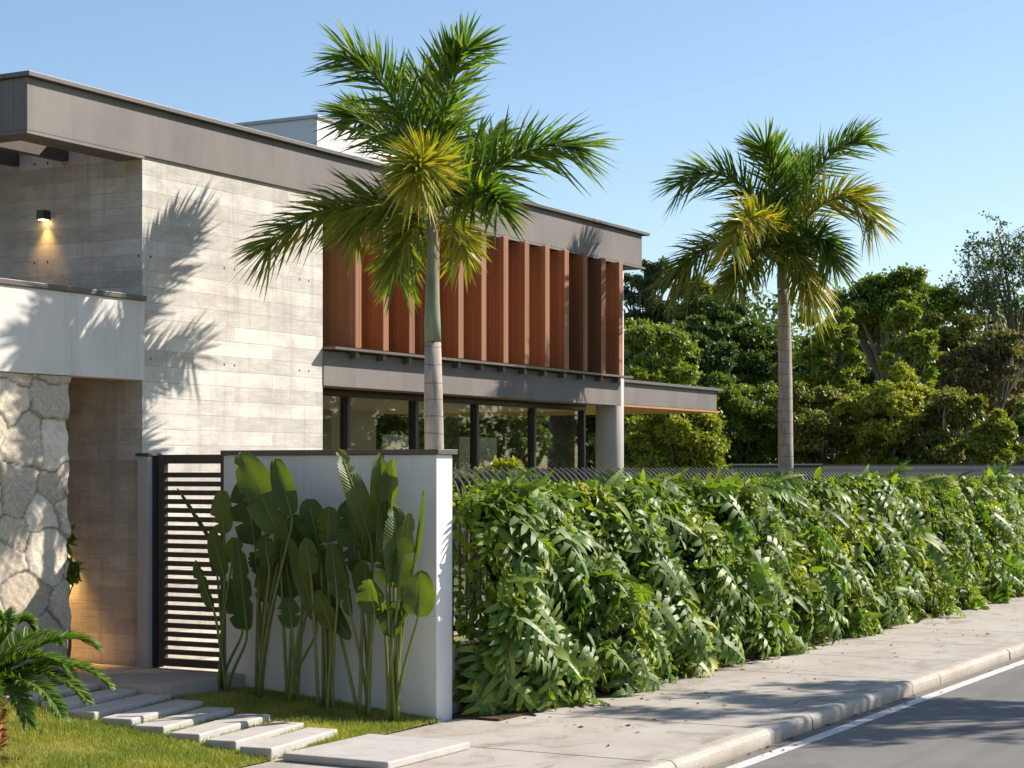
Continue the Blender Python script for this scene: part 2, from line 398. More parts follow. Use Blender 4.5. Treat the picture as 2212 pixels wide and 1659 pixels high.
M = dict(
    board=m_board_concrete(), parapet=m_plaster('white_concrete', (0.64, 0.61, 0.565), 0.1, 1.6, grime=0.35),
    white=m_plaster('white_paint', (0.74, 0.735, 0.72), 0.05, 1.2, 0.6, grime=0.2, bumpy=0.1),
    offwhite=m_plaster('pale_grey_paint', (0.50, 0.48, 0.46), 0.05, 1.5, 0.6),
    fascia=m_plaster('taupe_render', (0.168, 0.150, 0.140), 0.2, 1.1, 0.6, grime=0.3),
    cap=m_simple('zinc_flashing', (0.115, 0.10, 0.092), 0.45, 0.5, 0.2),
    louvre=m_wood('hardwood', (0.255, 0.108, 0.052), (0.44, 0.212, 0.108), 'z', 0.075),
    soffit=m_wood('soffit_boards', (0.30, 0.14, 0.065), (0.42, 0.21, 0.10), 'x', 0.12),
    frame=m_simple('black_aluminium', (0.022, 0.022, 0.024), 0.4, 0.5),
    gate=m_simple('bronze_aluminium', (0.075, 0.058, 0.048), 0.45, 0.5),
    iron=m_simple('dark_iron', (0.10, 0.095, 0.095), 0.4, 0.5, 0.0),
    glass=m_glass(), tan=m_plaster('tan_wall', (0.50, 0.33, 0.20), 0.06, 1.0),
    ceil=m_plaster('plaster_ceiling', (0.62, 0.54, 0.44), 0.04, 1.0), floor=m_simple('floor_tile', (0.35, 0.31, 0.26), 0.4),
    dark=m_simple('dark_panel', (0.04, 0.035, 0.032), 0.5), column=m_plaster('column_concrete', (0.46, 0.43, 0.40), 0.1, 2.0, grime=0.3),
    asphalt=m_asphalt(), pave=m_pavement(), kerb=m_kerb(), stone=m_stone(), soil=m_soil(), turf=m_turf(), line=m_line(),
    slab=m_plaster('paver_concrete', (0.44, 0.415, 0.385), 0.1, 4.0, 0.8, grime=0.25, bumpy=0.3),
    landing=m_plaster('landing_concrete', (0.40, 0.345, 0.30), 0.1, 3.0, 0.8, grime=0.3, bumpy=0.3),
    palmbark=m_bark('palm_trunk', (0.30, 0.26, 0.215), (0.45, 0.40, 0.34), 0.17),
    shaft=m_bark('palm_crownshaft', (0.17, 0.20, 0.13), (0.30, 0.32, 0.22), 0.0, 18),
    bark=m_bark('grey_bark', (0.10, 0.085, 0.07), (0.22, 0.19, 0.16)),
    palebark=m_bark('pale_bark', (0.24, 0.20, 0.16), (0.40, 0.35, 0.29)),
    cycbark=m_bark('shaggy_bark', (0.22, 0.09, 0.04), (0.42, 0.20, 0.10), 0.0, 20),
    mortar=m_simple('dark_recess', (0.03, 0.03, 0.03), 0.8),
    lamp=m_emit('lamp_glow', (1.0, 0.62, 0.22), 14.0),
)

# ------------------------------------------------------------------ ground, road, pavement
YF = 11.80            # front of the house
XR = 14.12            # the return wall by the entrance
XW = 14.08            # face of the boundary wall beside the lawn
def lawn_z(y):
    return 0.015 + np.clip(np.asarray(y) - 8.45, 0, None) * 0.083
def structure(o): o['kind'] = 'structure'; return o
structure(MB().box((-300, -300, -0.9), (400, 300, -0.2)).build('ground', M['turf']))
structure(MB().box((-60, -3.0, -0.19), (120, 5.74, -0.12)).build('road', M['asphalt']))
b = MB(); b.box((-60, 5.48, -0.118), (120, 5.60, -0.116)); structure(b.build('road_marking', M['line']))
b = MB(); x = -2.0
b.box((-6, 5.9, -0.19), (100, 8.6, -0.03), 1)
x = 12.95 - 2.1 * 8
while x < 70:
    ya, yb = 5.905, 8.44
    b.box((x + 0.011, ya, -0.028), (x + 2.1 - 0.011, yb, 0.0), 0); x += 2.1
structure(b.build('pavement', [M['pave'], M['soil']], bevel=0.006))
b = MB(); rnd = random.Random(3); x = 2.0
prof = [(0, -0.19), (0.01, -0.03), (0.025, -0.008), (0.05, 0.008), (0.09, 0.012), (0.168, 0.008), (0.168, -0.19)]
while x < 70:
    L = 1.0; j = rnd.uniform(-0.006, 0.006); n = len(prof); kk = 6; V = []
    for i in range(kk + 1):
        xx = x + 0.004 + (L - 0.008) * i / kk; q = rnd.uniform(-0.004, 0.004)
        V += [(xx, 5.735 + y + j + (q if 0 < i2 < 5 else 0), z + q * 0.6) for i2, (y, z) in enumerate(prof)]
    Fc = [(i*n+c, i*n+(c+1) % n, (i+1)*n+(c+1) % n, (i+1)*n+c) for i in range(kk) for c in range(n)]
    Fc += [tuple(range(n)), tuple(range(kk*n, kk*n+n))[::-1]]
    b.add(V, Fc); x += L
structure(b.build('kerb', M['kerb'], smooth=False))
# lawn (gently rising to the gate) and the garden behind the wall
gx = np.linspace(4.0, XW - 0.0, 60); gy = np.linspace(8.44, 12.2, 30)
V = []; Fc = []
rr = np.random.RandomState(1)
for j, y in enumerate(gy):
    for i, xx in enumerate(gx):
        V.append((xx, y, float(lawn_z(y)) + 0.012 * math.sin(xx * 3.1 + y * 2) * math.sin(y * 2.7)))
for j in range(len(gy) - 1):
    for i in range(len(gx) - 1):
        a = j * len(gx) + i; Fc.append((a, a + 1, a + 1 + len(gx), a + len(gx)))
b = MB(); b.add(V, Fc); structure(b.build('lawn', M['turf'], smooth=True))
structure(MB().box((XW + 0.28, 8.62, -0.19), (60, 40, 0.10)).build('garden_ground', M['turf']))
structure(MB().box((14.36, 8.02, -0.18), (60, 8.61, 0.02)).build('soil_bed', M['soil']))

# ------------------------------------------------------------------ the house
house = empty('house', (XR, YF, 0.0), 'modern two storey house of board marked concrete with hardwood louvres and taupe flat roof', 'house')
def part(mb, name, mat, parent=house, **kw): return mb.build(name, mat, parent, **kw)
# board-marked concrete body: facade panel and the return wall by the entrance
part(MB().box((XR, YF, -0.15), (17.15, YF + 0.35, 5.20)), 'concrete_wall', M['board'])
o = part(MB().box((XR, YF + 0.352, -0.15), (XR + 0.30, 17.5, 5.60)), 'return_wall', M['board'])
# roof: taupe fascia beam, flashing, deck and soffit
ZF0, ZF1 = 5.165, 5.66
b = MB(); b.box((12.53, YF - 0.03, ZF0 + 0.03), (25.4, YF + 0.13, ZF1)); part(b, 'fascia', M['fascia'], bevel=0.004)
b = MB(); b.box((12.53, YF + 0.132, ZF0 + 0.03), (12.68, 17.5, ZF1)); part(b, 'fascia', M['fascia'], bevel=0.004)
b = MB(); b.box((25.25, YF + 0.132, ZF0 + 0.03), (25.4, 19.0, ZF1)); part(b, 'fascia', M['fascia'], bevel=0.004)
b = MB(); b.box((12.49, YF - 0.09, ZF1 + 0.002), (25.56, YF + 0.20, ZF1 + 0.045))
b.box((12.49, YF + 0.202, ZF1 + 0.002), (12.78, 17.5, ZF1 + 0.045)); b.box((25.2, YF + 0.202, ZF1 + 0.002), (25.56, 19.0, ZF1 + 0.045))
part(b, 'flashing', M['cap'], bevel=0.004)
b = MB(); b.box((12.53, YF - 0.03, ZF0), (XR - 0.002, YF + 0.30, ZF0 + 0.028)); b.box((12.53, YF + 0.302, ZF0), (12.80, 17.5, ZF0 + 0.028))
part(b, 'bottom_flange', M['fascia'])
b = MB(); b.box((17.152, YF - 0.03, ZF0), (25.52, 18.9, ZF0 + 0.028)); part(b, 'soffit', M['fascia'])
part(MB().box((XR + 0.302, YF + 0.36, 5.30), (25.24, 18.9, 5.62)), 'roof_deck', M['dark'])
for y in (12.72, 13.36, 14.0, 14.64, 15.28):
    part(MB().box((12.69, y, 5.215), (XR - 0.002, y + 0.09, 5.60)), 'pergola_beam', M['gate'], bevel=0.004)
# white service block on the roof
pb = at_x(685, 250, 19.6)
b = MB(); b.box((19.6, pb[1], 5.64), (22.3, pb[1] + 5.0, pb[2] - 0.03)); blk = part(b, 'roof_block', M['white'])
b = MB(); b.box((19.57, pb[1] - 0.03, pb[2] - 0.028), (22.33, pb[1] + 5.03, pb[2] + 0.012)); part(b, 'roof_block_capping', M['offwhite'])
# first-floor band and its wooden soffit
ZB0, ZB1 = 3.115, 3.50
part(MB().box((17.152, YF - 0.012, ZB0), (24.72, YF + 0.16, ZB1)), 'floor_band', M['fascia'], bevel=0.004)
part(MB().box((17.152, YF + 0.162, ZB0 + 0.02), (25.2, 18.5, ZB0 + 0.05)), 'soffit', M['soffit'])
part(MB().box((17.152, YF + 0.162, ZB0 + 0.052), (25.2, 18.5, ZB1)), 'floor_slab', M['fascia'])
# rail that carries the louvres
b = MB(); b.box((17.152, YF - 0.17, ZB1 + 0.012), (24.80, YF + 0.10, ZB1 + 0.04)); rail = part(b, 'louvre_rail', M['cap'])
# vertical hardwood louvres, each a deep fin with a pale front edge
NL = 13; x0, x1 = 17.30, 24.66
for i in range(NL):
    xc = x0 + (x1 - x0) * (i + 0.5) / NL + 0.05
    d = 0.56; th = 0.092; a = rad(-14)
    ca, sa = math.cos(a), math.sin(a)
    c = np.array([xc, YF - 0.15])
    ux = np.array([ca, sa]); uy = np.array([-sa, ca])
    poly = [c - ux * th / 2, c + ux * th / 2, c + ux * th / 2 + uy * d, c - ux * th / 2 + uy * d]
    z0, z1 = ZB1 + 0.048, ZF0 - 0.004
    b = MB(); b.add([(*p, z0) for p in poly] + [(*p, z1) for p in poly],
                    [(3,2,1,0), (4,5,6,7), (0,1,5,4), (1,2,6,5), (2,3,7,6), (3,0,4,7)])
    part(b, 'louvre', M['louvre'], bevel=0.005)
    part(MB().box((xc + 0.02, YF - 0.10, ZB1 - 0.06), (xc + 0.085, YF - 0.016, ZB1 + 0.01)), 'shadow_tooth', M['cap'])  # dark block standing in for the small tooth of shadow below each fin
# dark glazing wall behind the louvres
part(MB().box((17.152, 12.60, ZB1 + 0.002), (24.8, 12.68, ZF0 - 0.002)), 'upper_wall', M['dark'])
# ground floor: interior
part(MB().box((17.152, 12.0, 0.12), (25.2, 18.5, 0.30)), 'floor', M['floor'])
part(MB().box((17.152, 12.52, 3.065), (25.0, 17.8, ZB0 + 0.018)), 'ceiling', M['ceil'])
part(MB().box((17.152, 13.9, 0.302), (18.75, 14.05, 3.063)), 'inner_wall', M['tan'])
part(MB().box((XR + 0.302, YF + 0.352, 0.302), (17.15, 12.6, 5.19)), 'inner_wall', M['tan'])
part(MB().box((17.152, 14.052, 0.302), (17.3, 17.8, 3.063)), 'inner_wall', M['tan'])
part(MB().box((18.752, 17.0, 2.78), (25.0, 17.2, 3.063)), 'beam', M['soffit'])
for xx in (18.8, 20.9, 23.0, 24.9):
    part(MB().box((xx, 17.02, 0.302), (xx + 0.09, 17.14, 2.778)), 'rear_mullion', M['frame'])
part(MB().box((22.9, 15.6, 0.302), (24.1, 15.8, 3.063)), 'inner_wall', M['offwhite'])
# glazed sliding doors: frames, panes, pulls
YG = 12.44
mull = [at_y(u, 1013, YG)[0] for u in (746, 893, 1025, 1149, 1256)]
b = MB(); b.box((17.152, YG - 0.05, 3.05), (mull[-1] + 0.06, YG + 0.06, ZB0 + 0.018)); b.box((17.152, YG - 0.05, 0.302), (mull[-1] + 0.06, YG + 0.06, 0.36))
part(b, 'window_frame', M['frame'], bevel=0.004)
prev = 17.152
for i, mx_ in enumerate(mull):
    win = MB().box((mx_ - 0.032, YG - 0.055, 0.362), (mx_ + 0.032, YG + 0.055, 3.048)).build('mullion', M['frame'], house, bevel=0.004)
    pane = MB().box((prev, YG - 0.004, 0.362), (mx_ - 0.034, YG + 0.004, 3.048)).build('glass_pane', M['glass'], house)
    prev = mx_ + 0.034
# side glazing at the right end
part(MB().box((mull[-1] - 0.004, YG + 0.072, 0.362), (mull[-1] + 0.004, 16.9, 3.048)), 'glass_pane', M['glass'])
# round column at the corner
cc = at_y(1317, 1013, YF + 0.24)
b = MB(); b.tube([(cc[0], cc[1], -0.1), (cc[0], cc[1], ZF0 - 0.003)], 0.205, 40); part(b, 'column', M['column'], smooth=True)
house.children[-1].data.polygons.foreach_set('use_smooth', [len(p.vertices) == 4 for p in house.children[-1].data.polygons])
# low canopy beyond the column
ce = at_y(1548, 840, 12.20)
b = MB(); b.box((cc[0] + 0.1, 12.20, 3.175), (ce[0], 12.34, 3.50)); b.box((ce[0] - 0.14, 12.342, 3.175), (ce[0], 17.5, 3.50)); part(b, 'canopy_fascia', M['fascia'], bevel=0.004)
b = MB(); b.box((cc[0] + 0.1, 12.14, 3.502), (ce[0] + 0.14, 17.5, 3.545)); part(b, 'canopy_flashing', M['cap'])
b = MB(); b.box((cc[0] + 0.1, 12.20, 3.14), (ce[0] + 0.14, 17.4, 3.172)); part(b, 'canopy_soffit', M['soffit'])
# entrance block: pale concrete parapet over a rubble stone wall
XS = at_y(148, 1013, YF - 0.02)[0]
b = MB(); b.box((8.0, YF - 0.06, 3.045), (XR - 0.035, YF + 0.14, 3.80)); part(b, 'parapet', M['parapet'], bevel=0.006)
b = MB(); b.box((8.0, YF - 0.085, 3.802), (XR - 0.035, YF + 0.17, 3.85)); part(b, 'parapet_coping', M['cap'], bevel=0.004)
part(MB().box((8.0, YF + 0.142, 3.06), (XR - 0.002, 14.6, 3.30)), 'entrance_ceiling', M['soffit'])
part(MB().box((8.0, 14.3, 0.2), (XR - 0.002, 14.5, 3.058)), 'entrance_wall', M['board'])
# rubble wall: one relief mesh, deep joints between big stones
def rubble(xa, xb, za, zb, y, seed):
    rs = np.random.RandomState(seed)
    nx, nz = int((xb - xa) / 0.016), int((zb - za) / 0.016)
    gx, gz = np.meshgrid(np.linspace(xa, xb, nx), np.linspace(za, zb, nz))
    def nz2(fx, fz, ph): return np.sin(gx * fx + ph) * np.cos(gz * fz + ph * 1.7)
    wx = gx + 0.035 * nz2(7, 6, 1.0) + 0.015 * nz2(17, 15, 2.0) + 0.006 * nz2(43, 37, 0.4)
    wz = gz + 0.035 * nz2(6, 8, 3.0) + 0.015 * nz2(14, 18, 0.5) + 0.006 * nz2(39, 47, 2.4)
    cells = []; cz = za - 0.2; row = 0
    while cz < zb + 0.4:
        cx = xa - 0.4 + (row % 2) * 0.25
        while cx < xb + 0.4:
            cells.append((cx + rs.uniform(-.2, .2), cz + rs.uniform(-.17, .17), rs.uniform(0.9, 1.15))); cx += 0.45
        cz += 0.38; row += 1
    C = np.array(cells)
    D = np.stack([np.hypot((wx - c[0]) * 0.92, wz - c[1]) for c in C])
    idx = np.argsort(D, axis=0)[:2]
    d1 = np.take_along_axis(D, idx[:1], 0)[0]; d2 = np.take_along_axis(D, idx[1:2], 0)[0]
    e = d2 - d1
    rnd_ = rs.uniform(0, 1, len(C)); hgt = rs.uniform(0.0, 0.035, len(C))
    tilt = rs.uniform(-0.12, 0.12, (len(C), 2))
    ci = idx[0]
    h = hgt[ci] + tilt[ci, 0] * (gx - C[ci, 0]) + tilt[ci, 1] * (gz - C[ci, 1])
    face = np.clip(e / 0.030, 0, 1) ** 0.5
    h = h * face * 0.7 + 0.014 * face - 0.006
    h += 0.006 * nz2(29, 31, 0.3) * np.sin(gx * 11 + gz * 5) + 0.004 * nz2(53, 61, 1.3) * np.sin(gx * 7 - gz * 13) + 0.0018 * rs.normal(size=gx.shape) + 0.003 * rs.normal(size=gx.shape).cumsum(1) * 0.02
    edge_in = 0.016 * np.sin(gz * 9.0) + 0.012 * np.sin(gz * 23.0 + 1)
    gx2 = np.where(gx > xb - 0.05, gx + edge_in * (gx - xb + 0.05) / 0.05, gx)
    V = np.stack([gx2, y - h, gz], -1).reshape(-1, 3)
    q = np.arange(nx * nz).reshape(nz, nx)
    quads = np.stack([q[:-1, :-1], q[:-1, 1:], q[1:, 1:], q[1:, :-1]], -1).reshape(-1, 4)
    tint = rnd_[ci]; joint = (1 - np.clip((e - 0.007) / 0.012, 0, 1))
    col = np.stack([tint, joint, np.zeros_like(tint), np.ones_like(tint)], -1).reshape(-1, 4)
    # side return so the wall has thickness
    n0 = len(V); er = q[:, -1]
    back = V[er].copy(); back[:, 1] = y + 0.40
    mid = V[er].copy(); mid[:, 1] = y + 0.18; mid[:, 0] += 0.012 * np.sin(gz[:, 0] * 13)
    V = np.vstack([V, mid, back])
    m_ = n0 + np.arange(nz); bk = n0 + nz + np.arange(nz)
    side = np.stack([er[:-1], m_[:-1], m_[1:], er[1:]], -1); side2 = np.stack([m_[:-1], bk[:-1], bk[1:], m_[1:]], -1)
    quads = np.vstack([quads, side, side2])
    col = np.vstack([col, col[er], col[er]])
    return V, quads, col
V, Q, ccol = rubble(9.6, XS, 0.0, 3.04, YF + 0.0, 11)
me = mesh_np('stone_wall', V - np.array(house.location), Q.ravel(), np.arange(len(Q)) * 4, np.full(len(Q), 4), M['stone'], smooth=True)
ca_ = me.color_attributes.new('stone', 'FLOAT_COLOR', 'POINT'); ca_.data.foreach_set('color', ccol.astype(np.float32).ravel())
link('stone_wall', me, house)

# wall lamps: one seen above the terrace, one beside the entrance
def wall_lamp(y, z, label, power, size=0.09):
    t = empty('wall_lamp', (XR, y, z), label, 'lamp', 'lamps on the return wall')
    b = MB(); s2 = size / 2
    b.box((XR - 0.002, y - s2, z - s2), (XR - 0.105, y + s2, z + s2)); b.build('housing', M['frame'], t, bevel=0.004)
    MB().box((XR - 0.02, y - s2 * 0.75, z - s2 - 0.006), (XR - 0.09, y + s2 * 0.75, z - s2 - 0.001)).build('lens', M['lamp'], t)
    ld = bpy.data.lights.new('lamp_bulb', 'SPOT'); ld.energy = power; ld.color = (1.0, 0.55, 0.16); ld.spot_size = rad(88); ld.spot_blend = 0.9; ld.shadow_soft_size = 0.03
    lo = bpy.data.objects.new('lamp_bulb', ld); COL.objects.link(lo); lo.parent = t; lo.location = (-0.06, 0, -s2 - 0.012)
    return t
wall_lamp(13.0, 4.70, 'small black box wall lamp lit amber high on the shaded concrete wall', 9.0)
wall_lamp(12.86, 1.62, 'black wall lamp beside the entrance casting amber light behind the stone wall', 170.0)

# ------------------------------------------------------------------ boundary wall, gate, post
bw = empty('boundary_wall', (XW, 9.6, 0.0), 'white rendered garden wall with dark coping behind the tall banana like plants', 'wall')
MB().box((XW, 8.49, -0.15), (XW + 0.27, 10.80, 2.325)).build('wall_body', M['white'], bw, bevel=0.005)
MB().box((XW - 0.03, 8.455, 2.327), (XW + 0.305, 10.815, 2.372)).build('coping', M['cap'], bw, bevel=0.004)
gp = empty('gate_post', (XW, 11.7, 0.2), 'pale grey square gate post with dark cap between the slatted gate and the house', 'post')
MB().box((XW - 0.05, 11.655, 0.10), (XW + 0.12, 11.785, 2.32)).build('post_body', M['offwhite'], gp, bevel=0.004)
MB().box((XW - 0.07, 11.638, 2.322), (XW + 0.14, 11.795, 2.35)).build('post_cap', M['cap'], gp, bevel=0.003)
gt = empty('garden_gate', (XW + 0.06, 11.2, 0.3), 'dark bronze slatted metal gate at the end of the stepping stones', 'gate')
GX0, GX1, GY0, GY1, GZ0, GZ1 = XW + 0.03, XW + 0.09, 10.815, 11.60, 0.33, 2.335
b = MB(); b.box((GX0, GY1 - 0.075, GZ0), (GX1, GY1, GZ1)); b.box((GX0, GY0, GZ0), (GX1, GY0 + 0.045, GZ1))
b.box((GX0 + 0.001, GY0 + 0.047, GZ1 - 0.085), (GX1 - 0.001, GY1 - 0.077, GZ1)); b.box((GX0 + 0.001, GY0 + 0.047, GZ0), (GX1 - 0.001, GY1 - 0.077, GZ0 + 0.075))
b.build('gate_frame', M['gate'], gt, bevel=0.003)
b = MB(); n = 22; za, zb_ = GZ0 + 0.075, GZ1 - 0.085; step = (zb_ - za) / (n + 0.0)
for i in range(n):
    zc = za + step * (i + 0.5) + step * 0.22
    if zc + step * 0.29 > zb_: continue
    b.box((GX0 + 0.012, GY0 + 0.047, zc - step * 0.29), (GX1 - 0.015, GY1 - 0.077, zc + step * 0.29))
b.build('slat_panel', M['gate'], gt)
MB().box((GX0 - 0.02, GY1 + 0.001, GZ0 - 0.02), (GX1 + 0.03, GY1 + 0.052, GZ1 - 0.01)).build('gate_jamb', M['frame'], gt)

# ------------------------------------------------------------------ landing, stepping stones, pavement slab
ld_ = tag(MB().box((12.85, 10.55, 0.06), (XW - 0.001, 13.6, 0.315)).build('landing_slab', M['landing'], bevel=0.012), 'wide brownish concrete landing slab in front of the slatted gate', 'slab')
rs = random.Random(5)
stones = [(12.14, 8.66), (12.17, 9.02), (12.20, 9.39), (12.23, 9.77), (12.27, 10.14), (12.31, 10.51), (12.36, 10.86), (12.30, 11.26)]
slabels = ['first stepping stone, beside the wide slab on the pavement', 'second stepping stone from the pavement, fully sunlit on the lawn',
           'third stepping stone from the pavement, sunlit with a shaded far corner', 'fourth stepping stone from the pavement, crossed by thin shadows',
           'fifth stepping stone from the pavement, half in shade', 'third stepping stone from the gate landing, mostly in shade',
           'second stepping stone from the gate landing, shaded and beside the landing corner', 'last stepping stone before the gate, half hidden by the cycad fronds']
proto = None
for i, (sx, sy) in enumerate(stones):
    if proto is None:
        b = MB(); b.box((-0.60, -0.135, -0.16), (0.60, 0.135, 0.0)); proto = b.build('stepping_stone', M['slab'], bevel=0.014); o = proto
    else:
        o = proto.copy(); COL.objects.link(o)
    o.location = (sx + rs.uniform(-.015, .015), sy, float(lawn_z(sy)) + 0.060 + rs.uniform(-.005, .005))
    o.rotation_euler = (rad(rs.uniform(-.8, .8)), rad(rs.uniform(-.5, .5)), rad(9 + rs.uniform(-1.2, 1.2)))
    tag(o, slabels[i], 'stepping stone', 'stepping stones across the lawn')
tag(MB().box((11.62, 7.42, 0.001), (12.82, 8.36, 0.062)).build('paving_slab', M['slab'], bevel=0.012), 'wide pale concrete slab lying on the pavement before the stepping stones', 'slab')

# ------------------------------------------------------------------ leaf scattering
def frames(axis, normal):
    a = unit(axis); nrm = normal - (normal * a).sum(-1, keepdims=True) * a; nrm = unit(nrm)
    s = np.cross(a, nrm)
    return np.stack([s, a, nrm], axis=-1)          # columns: side, along, up
def scatter(tv, tf, P, FR, sc):
    """copies a small leaf template (verts, faces) to every point: one big array"""
    n = len(P); k = len(tv)
    sc = np.asarray(sc)
    loc = tv[None] * (sc[:, None, None] if sc.ndim == 1 else sc[:, None, :])
    V = np.einsum('nij,nkj->nki', FR, loc) + P[:, None]
    lens = np.array([len(f) for f in tf]); flat = np.concatenate([np.array(f) for f in tf])
    LV = (flat[None] + (np.arange(n) * k)[:, None]).ravel()
    LT = np.tile(lens, n); LS = np.concatenate([[0], np.cumsum(LT)[:-1]])
    return V.reshape(-1, 3), LV, LS, LT
def merge(parts):
    Vs, LVs, LTs, o = [], [], [], 0
    for V, LV, LS, LT in parts:
        Vs.append(V); LVs.append(LV + o); LTs.append(LT); o += len(V)
    LT = np.concatenate(LTs)
    return np.vstack(Vs), np.concatenate(LVs), np.concatenate([[0], np.cumsum(LT)[:-1]]), LT
# templates (x side, y along, z up), unit length
T_DIAMOND = (np.array([(0,0,0), (0.27,0.45,0.04), (0,1,-0.10), (-0.27,0.45,0.04)], float), [(0,1,2), (0,2,3)])
def t_ovate(w=0.34, droop=0.22, fold=0.10):
    V = [(0,0,0)]; st = [(0.18, 0.72), (0.42, 1.0), (0.68, 0.78), (0.88, 0.36)]
    for y, ww in st:
        z = -droop * y * y
        V += [(-w*ww, y, z + fold*ww), (0, y, z), (w*ww, y, z + fold*ww)]
    V.append((0, 1, -droop))
    Fc = [(0,2,1), (0,3,2)]
    for i in range(3):
        a = 1 + 3*i; Fc += [(a, a+1, a+4, a+3), (a+1, a+2, a+5, a+4)]
    Fc += [(10, 11, 13), (11, 12, 13)]
    return np.array(V, float), Fc
T_OVATE = t_ovate(); T_LANCE = t_ovate(0.15, 0.35, 0.05); T_HEART = t_ovate(0.42, 0.3, 0.12)
def t_lobed(n=5, droop=0.35):
    V = []; Fc = []
    ys = np.linspace(0.06, 0.97, 9)
    for y in ys:
        wv = 0.105 * (1 - 0.55*y); z = -droop*y*y
        V += [(-wv, y, z+0.02), (wv, y, z+0.02)]
    for i in range(8): Fc.append((2*i, 2*i+1, 2*i+3, 2*i+2))
    def zc(y): return -droop*min(y, 1.1)**2
    for sgn in (-1, 1):
        for i in range(n):
            t = (i + 0.3) / n; y0 = 0.02 + 0.86*t
            L = (0.52 - 0.32*t**1.4) * (0.8 if i == 0 else 1.0)
            ang = rad(-18 + 62*t)
            dx, dy = sgn*math.cos(ang), math.sin(ang)
            nx, ny = -dy, dx
            wv = 0.050 + 0.016*(1-t)
            k0 = len(V)
            for f, ww in ((0.0, 1.25), (0.4, 1.0), (0.75, 0.9), (1.0, 0.10)):
                px, py = sgn*0.05 + dx*L*f, y0 + dy*L*f
                zz = zc(py) + 0.10*f - 0.26*f*f
                V += [(px - nx*wv*ww, py - ny*wv*ww, zz), (px + nx*wv*ww, py + ny*wv*ww, zz)]
            for j in range(3): Fc.append((k0+2*j, k0+2*j+1, k0+2*j+3, k0+2*j+2))
    k0 = len(V)
    V += [(-0.05, 0.93, zc(0.93)), (0.05, 0.93, zc(0.93)), (0, 1.15, zc(1.12))]; Fc.append((k0, k0+1, k0+2))
    return np.array(V, float), Fc
T_LOBED = t_lobed()

# foliage materials
L_PALM = m_leaf('palm_leaflet', [(0.0, (0.05, 0.10, 0.024)), (0.5, (0.095, 0.155, 0.032)), (0.85, (0.165, 0.21, 0.036)), (1.0, (0.27, 0.26, 0.04))], 0.48, 0.32, 0.4)
L_PALMDARK = m_leaf('palm_leaflet_olive', [(0.0, (0.085, 0.125, 0.02)), (0.6, (0.165, 0.20, 0.027)), (1.0, (0.29, 0.27, 0.035))], 0.42, 0.45, 0.3)
L_PALMGOLD = m_leaf('palm_leaflet_gold', [(0.0, (0.14, 0.19, 0.025)), (0.5, (0.27, 0.29, 0.035)), (0.85, (0.42, 0.38, 0.045)), (1.0, (0.55, 0.36, 0.045))], 0.42, 0.4, 0.32, (1.3, 1.3, 0.5))
L_CYCAD = m_leaf('cycad_leaflet', [(0.0, (0.07, 0.14, 0.026)), (0.6, (0.13, 0.215, 0.033)), (1.0, (0.22, 0.30, 0.055))], 0.45, 0.4, 0.25)
L_BANANA = m_leaf('broad_leaf', [(0.0, (0.055, 0.08, 0.014)), (0.5, (0.085, 0.115, 0.02)), (1.0, (0.13, 0.15, 0.026))], 0.40, 0.4, 0.36, (1.9, 1.9, 0.4))
def m_broad():
    k = NM('broad_leaf'); uv = k.n('ShaderNodeTexCoord').outputs['UV']; sp = k.n('ShaderNodeSeparateXYZ'); k.l(uv, sp.inputs[0])
    o = k.obj(); ri = k.n('ShaderNodeObjectInfo').outputs['Random']
    sx = k.math('ABSOLUTE', k.math('SUBTRACT', sp.outputs[0], 0.5))
    vein = k.math('SINE', k.math('ADD', k.math('MULTIPLY', sp.outputs[1], 150.0), k.math('MULTIPLY', sx, -36.0)))
    base = k.ramp(k.math('ADD', k.math('MULTIPLY', ri, 0.6), k.math('MULTIPLY', k.noise(o, 5, 3), 0.5)), [(0.2, (0.042, 0.076, 0.015)), (0.55, (0.072, 0.115, 0.022)), (0.9, (0.13, 0.16, 0.03))])
    col = k.mix(k.math('MULTIPLY', k.ramp(vein, [(0.75, 0.0), (1.0, 1.0)]), 0.28), base, (0.17, 0.19, 0.05))
    col = k.mix(k.ramp(sx, [(0.012, 0.8), (0.03, 0.0)]), col, (0.26, 0.27, 0.09))
    edge = k.math('MULTIPLY', k.ramp(sx, [(0.44, 0.0), (0.5, 1.0)]), k.ramp(k.noise(o, 14, 4, 0.7), [(0.52, 0.0), (0.6, 1.0)]))
    col = k.mix(k.math('MULTIPLY', edge, 0.85), col, (0.20, 0.12, 0.05))
    nrm = k.bump(vein, 0.35, 0.004)
    p = k.bsdf(col, 0.42, 0.4, nrm)
    tr = k.n('ShaderNodeBsdfTranslucent'); k.l(k.mix(1.0, col, (1.9, 1.9, 0.4), 'MULTIPLY'), tr.inputs['Color'])
    mx = k.n('ShaderNodeMixShader'); mx.inputs[0].default_value = 0.36
    k.l(p, mx.inputs[1]); k.l(tr.outputs[0], mx.inputs[2])
    return k.done(mx.outputs[0])
L_BANANA = m_broad()
L_STALK = m_leaf('leaf_stalk', [(0.0, (0.11, 0.16, 0.035)), (1.0, (0.19, 0.22, 0.06))], 0.4, 0.45, 0.1)
L_HEDGE = m_leaf('hedge_leaf', [(0.0, (0.05, 0.10, 0.018)), (0.4, (0.125, 0.195, 0.026)), (0.75, (0.25, 0.30, 0.036)), (1.0, (0.42, 0.40, 0.055))], 0.52, 0.30, 0.36, (1.6, 1.7, 0.5), clump=1.1)
L_LOBED = m_leaf('lobed_leaf', [(0.0, (0.055, 0.115, 0.022)), (0.6, (0.12, 0.195, 0.034)), (1.0, (0.23, 0.28, 0.05))], 0.48, 0.38, 0.28)
